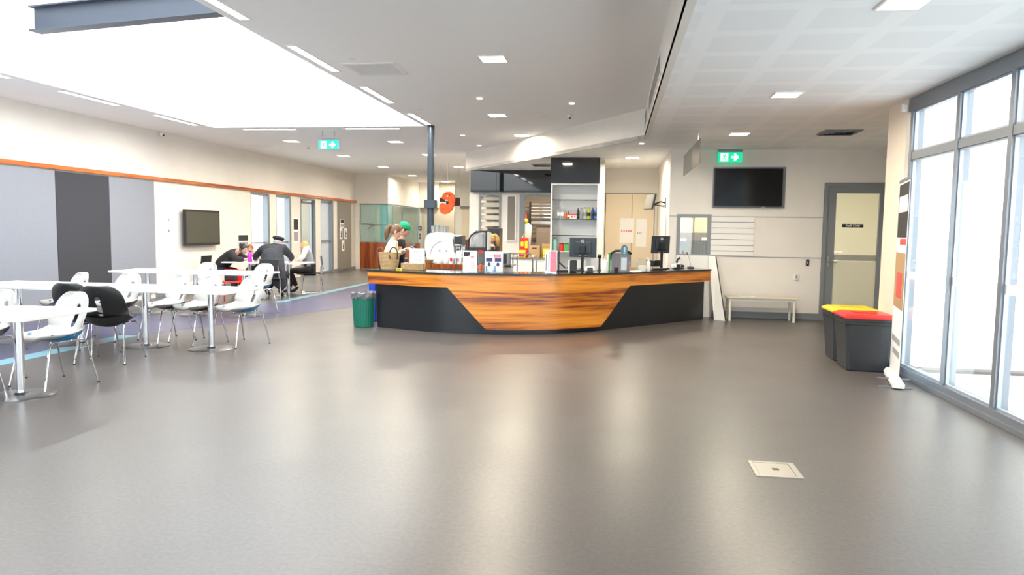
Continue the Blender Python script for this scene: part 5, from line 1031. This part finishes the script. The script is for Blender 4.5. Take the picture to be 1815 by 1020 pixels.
def person(lb, J, face, up, g=None, s=1.0, top=None, sleeve=1.0, legs=None, shoe=None, hair=None, hairm=None, skirt=None, cap=None, curl=.9, palm=V(0, 0, -1), bulk=1.0, extra=None, skinm=None):
    """J: joints in world coordinates; the Empty stands at the floor under the pelvis"""
    base = V(J['pelvis'].x, J['pelvis'].y, 0); t = thing('person', lb, 'person', base, 0, g)
    J = {k: (v-base) for k, v in J.items()}; r = (J['shL']-J['shR']).normalized()
    belly = J['pelvis']*.5+J['chest']*.5; N = {}; E = []
    N['pelvis'] = (J['pelvis'], .105*s); N['belly'] = (belly, .095*s); N['chest'] = (J['chest'], .11*s); N['neck'] = (J['neck'], .05*s); N['head'] = (J['head']*.6+J['neck']*.4, .048*s)
    E += [('pelvis', 'belly'), ('belly', 'chest'), ('chest', 'neck'), ('neck', 'head')]
    for S in 'LR':
        N['sh'+S] = (J['sh'+S], .048*s); N['el'+S] = (J['el'+S], .036*s); N[S+'wrist'] = (J['wr'+S], .023*s)
        E += [('chest', 'sh'+S), ('sh'+S, 'el'+S), ('el'+S, S+'wrist')]
        d = J['wr'+S]-J['el'+S]; hand_nodes(S, J['wr'+S], d, palm if abs(d.normalized().dot(palm)) < .9 else V(0, 1, 0), curl, N, E, s)
        sg = .5 if S == 'L' else -.5; hip = J['pelvis'] + r*.18*sg*s
        N['hip'+S] = (hip, .075*s); N['kn'+S] = (J['kn'+S], .052*s); N['an'+S] = (J['an'+S], .035*s); N['to'+S] = (J['to'+S], .026*s)
        E += [('pelvis', 'hip'+S), ('hip'+S, 'kn'+S), ('kn'+S, 'an'+S), ('an'+S, 'to'+S)]
    me = grow(N, E, 'pelvis', 1)
    hm, T = head_mb(J['head'], face, up, s)
    bm = bmesh.new(); bm.from_mesh(me)
    h = hm.build('h', [skin_m]); h.data.materials.clear(); bm.from_mesh(h.data); bpy.data.objects.remove(h)
    me2 = bpy.data.meshes.new('body'); bm.to_mesh(me2); bm.free()
    for m_ in (skinm or skin_m, bpy.data.materials['white_paper'], bpy.data.materials['black_ink'], bpy.data.materials.get('lip') or mat('lip', (.55, .20, .18), .5)): me2.materials.append(m_)
    for p in me2.polygons: p.use_smooth = True
    nb = len(me.polygons)
    for i, p in enumerate(me2.polygons): p.material_index = hm.mi[i-nb] if i >= nb and i-nb < len(hm.mi) else 0
    o = bpy.data.objects.new('body', me2); COL.objects.link(o); o.parent = t
    # garments
    if top:
        G = {k: (N[k][0], N[k][1]*1.0) for k in ()}; b = bulk
        G['pelvis'] = (J['pelvis'], .135*s*b); G['belly'] = (belly, .13*s*b); G['chest'] = (J['chest'], .145*s*b); G['collar'] = (J['neck']*.75+J['chest']*.25, .075*s)
        ge = [('pelvis', 'belly'), ('belly', 'chest'), ('chest', 'collar')]
        for S in 'LR':
            G['sh'+S] = (J['sh'+S], .075*s*b); e = J['el'+S]; G['um'+S] = (J['sh'+S]*.45+e*.55, .062*s*b)
            ge += [('chest', 'sh'+S), ('sh'+S, 'um'+S)]
            if sleeve > .5: G['el'+S] = (e, .056*s*b); G['cuff'+S] = (e*.12+J['wr'+S]*.88, .040*s*b); ge += [('um'+S, 'el'+S), ('el'+S, 'cuff'+S)]
        part_from(grow(G, ge, 'pelvis', 2), 'jacket' if bulk > 1.05 else 'shirt', top, t)
    if legs:
        G = {'pelvis': (J['pelvis'], .125*s)}; ge = []
        for S in 'LR':
            G['hip'+S] = (N['hip'+S][0], .092*s); G['kn'+S] = (J['kn'+S], .068*s); G['cu'+S] = (J['kn'+S]*.12+J['an'+S]*.88, .055*s)
            ge += [('pelvis', 'hip'+S), ('hip'+S, 'kn'+S), ('kn'+S, 'cu'+S)]
        part_from(grow(G, ge, 'pelvis', 2), 'trousers', legs, t)
    if shoe:
        for S in 'LR':
            a = J['an'+S]; b = J['to'+S]; G = {'a': (V(a.x, a.y, a.z+.06*s), .047*s), 'b': (V(a.x, a.y, max(.045, a.z-.02)), .045*s), 'c': (a*.4+b*.6, .040*s), 'd': (b+(b-a).normalized()*.03, .030*s)}
            part_from(grow(G, [('a', 'b'), ('b', 'c'), ('c', 'd')], 'b', 2), 'shoe', shoe, t)
    if skirt:
        m_, k = skirt; mid = (J['knL']+J['knR'])/2; mb = MB(); G = {'p': (J['pelvis']+V(0, 0, .02), .16*s), 'q': (J['pelvis']*.5+mid*.5, (.17*s, .11*s)), 'r': (mid*.85+J['pelvis']*.15, (.16*s, .09*s))}
        part_from(grow(G, [('p', 'q'), ('q', 'r')], 'p', 2), 'skirt', m_, t)
    hb = MB(); hb.T = T
    if hair:
        vs = []; fs = []; n = 24; rows = 12      # scalp cap, open over the face
        for i in range(rows+1):
            for k in range(n):
                a = 2*PI*k/n; fr = max(0, math.sin(a)); low = {'bob': 2.45, 'tail': 1.95, 'short': 1.9, 'bun': 1.95}[hair]; tm = low*(1-fr)+1.02*fr if fr > .25 else low
                th = tm*i/rows; x = .083*math.sin(th)*math.cos(a); y = .100*math.sin(th)*math.sin(a)-.006; z = .122*math.cos(th)
                if hair == 'bob' and th > 1.5: x = .088*math.cos(a)*(1-.06*(th-1.5)); y = .102*math.sin(a)*(1-.06*(th-1.5))-.006; z = .122*math.cos(1.5)-(th-1.5)*.14
                w = .003*math.sin(k*2.6+i*.5); vs.append((x*(1+w/.08), y*(1+w/.1), z))
        for i in range(rows):
            for k in range(n): a = i*n+k; b = i*n+(k+1) % n; fs.append((a, b, b+n, a+n))
        hb.add(vs, fs)
        if hair == 'tail': hb.tube([(0, -.075, .06), (0, -.115, .055), (0, -.135, .01), (0, -.130, -.06), (0, -.115, -.13), (0, -.105, -.18)], [.022, .030, .040, .044, .034, .008], 12)
        if hair == 'bun': hb.ball((0, -.10, .05), .045)
        hb.build('hair', hairm, t, smooth=True)
    if cap:
        cb = MB(); cb.T = T
        if cap[1] == 'baseball':
            cb.lathe([(.090, .035), (.091, .06), (.082, .098), (.055, .125), (.02, .138), (.0001, .14)], 24, (0, -.004, 0), sy=1.14)
            cb.add([(x, y, z) for x, y, z in ((-.075, .065, .036), (-.06, .13, .030), (0, .165, .028), (.06, .13, .030), (.075, .065, .036), (-.075, .065, .042), (-.06, .13, .036), (0, .165, .034), (.06, .13, .036), (.075, .065, .042))], [(4, 3, 2, 1, 0), (5, 6, 7, 8, 9)]+[(i, i+1, i+6, i+5) for i in range(4)])
        else: cb.lathe([(.082, .035), (.100, .06), (.118, .085), (.10, .115), (.03, .125), (.0001, .126)], 24, (0, -.01, 0), sy=1.1)
        cb.build('cap', cap[0], t, smooth=True)
    if extra: extra(t, base, J)
    return t
cream_k = mat('cream_knit', (.66, .60, .42), .9); black_k = mat('black_cotton', (.02, .02, .022), .9); grey_k = mat('light_grey_knit', (.42, .42, .43), .95, noise=.1, nscale=120)
coat_k = mat('slate_waxed_coat', (.018, .021, .028), .85, noise=.3, nscale=14, bump=.6); dk_k = mat('dark_denim', (.02, .022, .035), .9); taupe_k = mat('taupe_wool', (.20, .165, .155), .95); white_k = mat('white_cotton', (.82, .82, .80), .9)
h_br = mat('brown_hair', (.13, .055, .022), .5, noise=.3, nscale=60); h_bl = mat('blonde_hair', (.42, .25, .09), .5, noise=.25, nscale=60); h_dk = mat('black_hair', (.015, .012, .012), .4); h_rd = mat('ginger_hair', (.28, .085, .02), .5, noise=.3, nscale=60); h_gr = mat('grey_hair', (.3, .3, .3), .6)
def standing(x, y, yaw, hz, lean=.06, hands=None):
    """yaw: heading; hz: height of the head's centre"""
    f = V(math.cos(yaw), math.sin(yaw), 0); r = V(math.sin(yaw), -math.cos(yaw), 0); o = V(x, y, 0); k = hz/1.52; up = V(0, 0, 1)
    J = {'pelvis': o+up*.90*k, 'chest': o+f*lean+up*1.24*k, 'neck': o+f*(lean+.02)+up*1.39*k, 'head': o+f*(lean+.06)+up*1.52*k}
    for S, sg in (('R', 1), ('L', -1)):
        J['sh'+S] = J['chest']+r*.165*sg*k+up*.07*k; J['el'+S] = J['sh'+S]+r*.04*sg+f*.06-up*.27*k; J['wr'+S] = J['el'+S]+f*.22-r*.09*sg+up*.06
        J['kn'+S] = o+r*.09*sg+f*.02+up*.48*k; J['an'+S] = o+r*.10*sg+up*.09; J['to'+S] = o+r*.12*sg+f*.14+up*.04
    if hands:
        for S, w in hands.items():
            J['wr'+S] = w; m = (J['sh'+S]+w)/2; J['el'+S] = m-up*.13-f*.05+r*(.03 if S == 'R' else -.03)
    return J
a = math.radians(14)
def phone(t, base, J):
    pass
ph = PY(727, 438, 10.75)
w1 = PY(696, 411, 10.75); J = standing(w1.x-.07, 10.75, a, w1.z, hands={'R': PY(713, 445, 10.60), 'L': PY(716, 444, 10.80)})
person('standing woman with a brown ponytail and cream top, looking down at a phone', J, V(math.cos(a), math.sin(a), -.35), V(0, 0, 1), top=cream_k, sleeve=.9, legs=dk_k, shoe=M['black'], hair='tail', hairm=h_br)
w2 = PY(709, 408, 11.1); J = standing(w2.x-.07, 11.12, a, w2.z, hands={'R': PY(722, 443, 10.95), 'L': PY(724, 441, 11.12)})
person('person in a green cap and black shirt standing behind the ponytailed woman', J, V(math.cos(a), math.sin(a), -.45), V(0, 0, 1), top=black_k, sleeve=.2, legs=dk_k, shoe=M['black'], hair='short', hairm=h_dk, cap=(M['green_cap'], 'baseball'))
t = thing('mobile_phone', 'dark mobile phone held by the two people behind the counter', 'mobile phone', PY(729, 438, 11.0), a); MB().box((0, 0, 0), (.15, .075, .012), ry=-.55, rx=.7).build('phone_body', M['black'], t, bevel=.003); MB().box((-.003, -.004, .0072), (.135, .066, .002), ry=-.55, rx=.7).build('phone_screen', M['screen'], t)
w3 = PY(775, 410, 13.3); J = standing(w3.x, 13.35, 2.6, w3.z)
person('person in a green cap mostly hidden behind the stacked cups', J, V(-.8, .5, -.3), V(0, 0, 1), top=black_k, legs=dk_k, shoe=M['black'], hair='short', hairm=h_dk, cap=(M['green_cap'], 'baseball'))
w4 = PY(867, 425, 12.95); J = standing(w4.x+.17, 12.98, PI+.15, w4.z, lean=.10)
person('woman with a blonde ponytail and black top working beside the coffee machines', J, V(-.97, -.15, -.30), V(0, 0, 1), top=black_k, sleeve=.2, legs=dk_k, shoe=M['black'], hair='tail', hairm=h_bl)

# seated party in the corner
def sitting(hip, f, chest, head, wrists, feet=None, s=1.0, el_out=.10, shw=.17):
    f = f.normalized(); r = V(f.y, -f.x, 0); up = V(0, 0, 1)
    J = {'pelvis': hip, 'chest': chest, 'head': head, 'neck': chest*.42+head*.58-up*.01}
    for S, sg in (('R', 1), ('L', -1)):
        J['sh'+S] = chest+r*shw*sg*s+(head-chest).normalized()*.06*s; w = wrists[S]; J['wr'+S] = w; J['el'+S] = (J['sh'+S]*.5+w*.5)+r*el_out*sg-up*.07*s
        k = hip+f*.42*s+r*.10*sg*s; k.z = .50*s+ .0; J['kn'+S] = k; fo = (feet or {}).get(S, V(k.x, k.y, 0)-f*.02); J['an'+S] = V(fo.x, fo.y, .09); J['to'+S] = V(fo.x, fo.y, .04)+f*.13*s
    return J
def sled_chair(lb, loc, rz):
    t = thing('sled_chair', lb, 'chair', loc, rz)
    MB().box((0, 0, .445), (.42, .42, .02)).build('seat', M['black'], t, bevel=.008); MB().box((0, -.23, .68), (.40, .018, .30), rx=-.12).build('backrest', M['black'], t, bevel=.008)
    for sx in (-1, 1): MB().tube([(sx*.19, -.245, .70), (sx*.20, -.215, .46), (sx*.215, -.20, .43), (sx*.235, -.25, .03), (sx*.235, -.22, .012), (sx*.235, .20, .012), (sx*.23, .22, .03), (sx*.215, .17, .43)], .008).build('sled_frame', M['chrome'], t, smooth=True)
    MB().tube([(-.235, -.22, .0125), (.235, -.22, .0125)], .0075).build('cross_bar', M['chrome'], t)
    return t
# blonde woman at the right end
f = V(-.88, -.47, 0); hip = V(PY(549, 480, 15.1).x, 15.1, .52)
hd = PY(540, 437, 14.98); ch_ = hip + f*.06 + V(0, 0, .42)
cupp = V(PY(518, 460, 14.52).x, 14.52, .7205)
J = sitting(hip, f, ch_, hd, {'R': cupp+V(.16, .09, .06), 'L': cupp+V(.16, -.03, .06)}, feet={'R': hip+f*.30+V(.02, .02, 0), 'L': hip+f*.42}, el_out=.05)
person('blonde woman in a light grey jumper seated with a cup at the table end', J, V(-.98, -.2, -.08), V(0, 0, 1), top=grey_k, bulk=1.05, legs=black_k, shoe=M['black'], hair='bob', hairm=h_bl, skirt=(taupe_k, 1), curl=1.2)
sled_chair('black chair with a chrome sled base under the blonde woman', (hip.x-f.x*.03, hip.y-f.y*.03, 0), math.atan2(f.y, f.x)-PI/2)
cup('coffee_mug', 'white patterned coffee cup held by the blonde woman', cupp, .034, .040, .095, M['paper'])
# man in the dark coat seen from behind
f = V(-.06, 1, 0); hip = V(PY(486, 480, 13.45).x, 13.45, .53); ch_ = V(PY(483, 447, 13.82).x, 13.82, 1.00); hd = PY(493, 430, 14.02)
def coat(t, base, J):
    G = {'a': (J['chest']+V(0, -.02, .02), (.24, .14)), 'b': (J['chest']*.5+J['pelvis']*.5+V(.0, -.03, .05), (.25, .15)), 'c': (J['pelvis']+V(.03, -.04, -.02), (.24, .15)), 'd': (J['pelvis']+V(.13, .02, -.20), (.13, .10)), 'e': (J['pelvis']+V(.16, .04, -.33), (.10, .08))}
    part_from(grow(G, [('a', 'b'), ('b', 'c'), ('c', 'd'), ('d', 'e')], 'a', 2), 'coat_skirt', coat_k, t)
    n_ = J['neck']; MB().ball((n_.x, n_.y-.07, n_.z-.01), (.155, .085, .065)).build('hood', coat_k, t, smooth=True)
J = sitting(hip, f, ch_, hd, {'R': V(PY(517, 461, 14.3).x, 14.25, .775), 'L': V(PY(455, 461, 14.2).x, 14.15, .775)}, feet={'R': V(PZ(499, 526).x, 14.05, 0), 'L': V(PZ(480, 524).x, 14.1, 0)}, el_out=.10, shw=.21)
person('man in a dark hooded coat and black beret leaning over the table, seen from behind', J, V(.35, .9, -.25), V(0, 0, 1), top=coat_k, bulk=1.25, legs=dk_k, shoe=M['black'], hair='short', hairm=h_gr, cap=(black_k, 'beret'), extra=coat)
sled_chair('black chair with a chrome sled base under the man in the coat', (hip.x, hip.y-.02, 0), math.atan2(f.y, f.x)-PI/2)
# woman in black leaning in from the left
f = V(.99, .02, 0); hip = V(PY(386, 475, 14.25).x, 14.25, .54); ch_ = V(PY(411, 452, 14.2).x, 14.2, .90); hd = PY(432, 442, 14.15)
J = sitting(hip, f, ch_, hd, {'R': V(PY(436, 460, 14.05).x, 14.05, .775), 'L': V(PY(440, 458, 14.4).x, 14.4, .775)}, el_out=.06)
person('dark haired woman in a black jacket leaning far over the table', J, V(.85, -.40, -.35), V(-.1, 0, 1), top=black_k, bulk=1.2, legs=dk_k, shoe=M['black'], hair='bun', hairm=h_dk)
sled_chair('black chair with a chrome sled base under the woman in black', (hip.x-.04, hip.y, 0), math.atan2(f.y, f.x)-PI/2)
# child
f = V(.1, -1, 0); hd = PY(444, 441, 14.95); hip = V(hd.x, 15.12, .55)
J = sitting(hip, f, V(hd.x, 15.05, .84), hd, {'R': V(hd.x-.12, 14.62, .76), 'L': V(hd.x+.12, 14.60, .76)}, s=.8, el_out=.05)
person('ginger haired child in a white top behind the purple bottle', J, V(.2, -.9, -.35), V(0, 0, 1), s=.85, top=white_k, legs=dk_k, shoe=M['red'], hair='short', hairm=h_rd)
dup(ch['wk'], (hip.x, 15.15, 0), R(180), 'white shell chair behind the table under the child')
t = bottle('water_bottle', 'purple drink bottle with a dark lid standing on the far table', (PY(443, 460, 13.98).x, 13.98, .7205), .040, .24, mat('magenta_plastic', (.55, .03, .60), .35), M['black'], capr=.022)
t = thing('child_seat', 'red seat with red legs showing below the back row of tables', 'chair', (PZ(424, 534).x, 12.75, 0), .2)
MB().box((0, 0, .40), (.40, .34, .03)).build('seat', M['red'], t, bevel=.01); MB().box((0, .17, .52), (.38, .03, .22)).build('backrest', M['red'], t, bevel=.01)
for sx in (-1, 1):
    for sy in (-1, 1): MB().tube([(sx*.17, sy*.13, .385), (sx*.20, sy*.16, .005)], .013).build('leg', M['red'], t)
t = thing('shoulder_bag', 'dark bag lying on the red seat', 'bag', (PZ(424, 534).x, 12.74, .4155)); MB().box((0, 0, .06), (.22, .16, .12)).build('bag_body', black_k, t, bevel=.03); MB().tube([(-.09, 0, .11), (-.05, 0, .2), (.05, 0, .2), (.09, 0, .11)], .008).build('strap', M['kraft'], t)
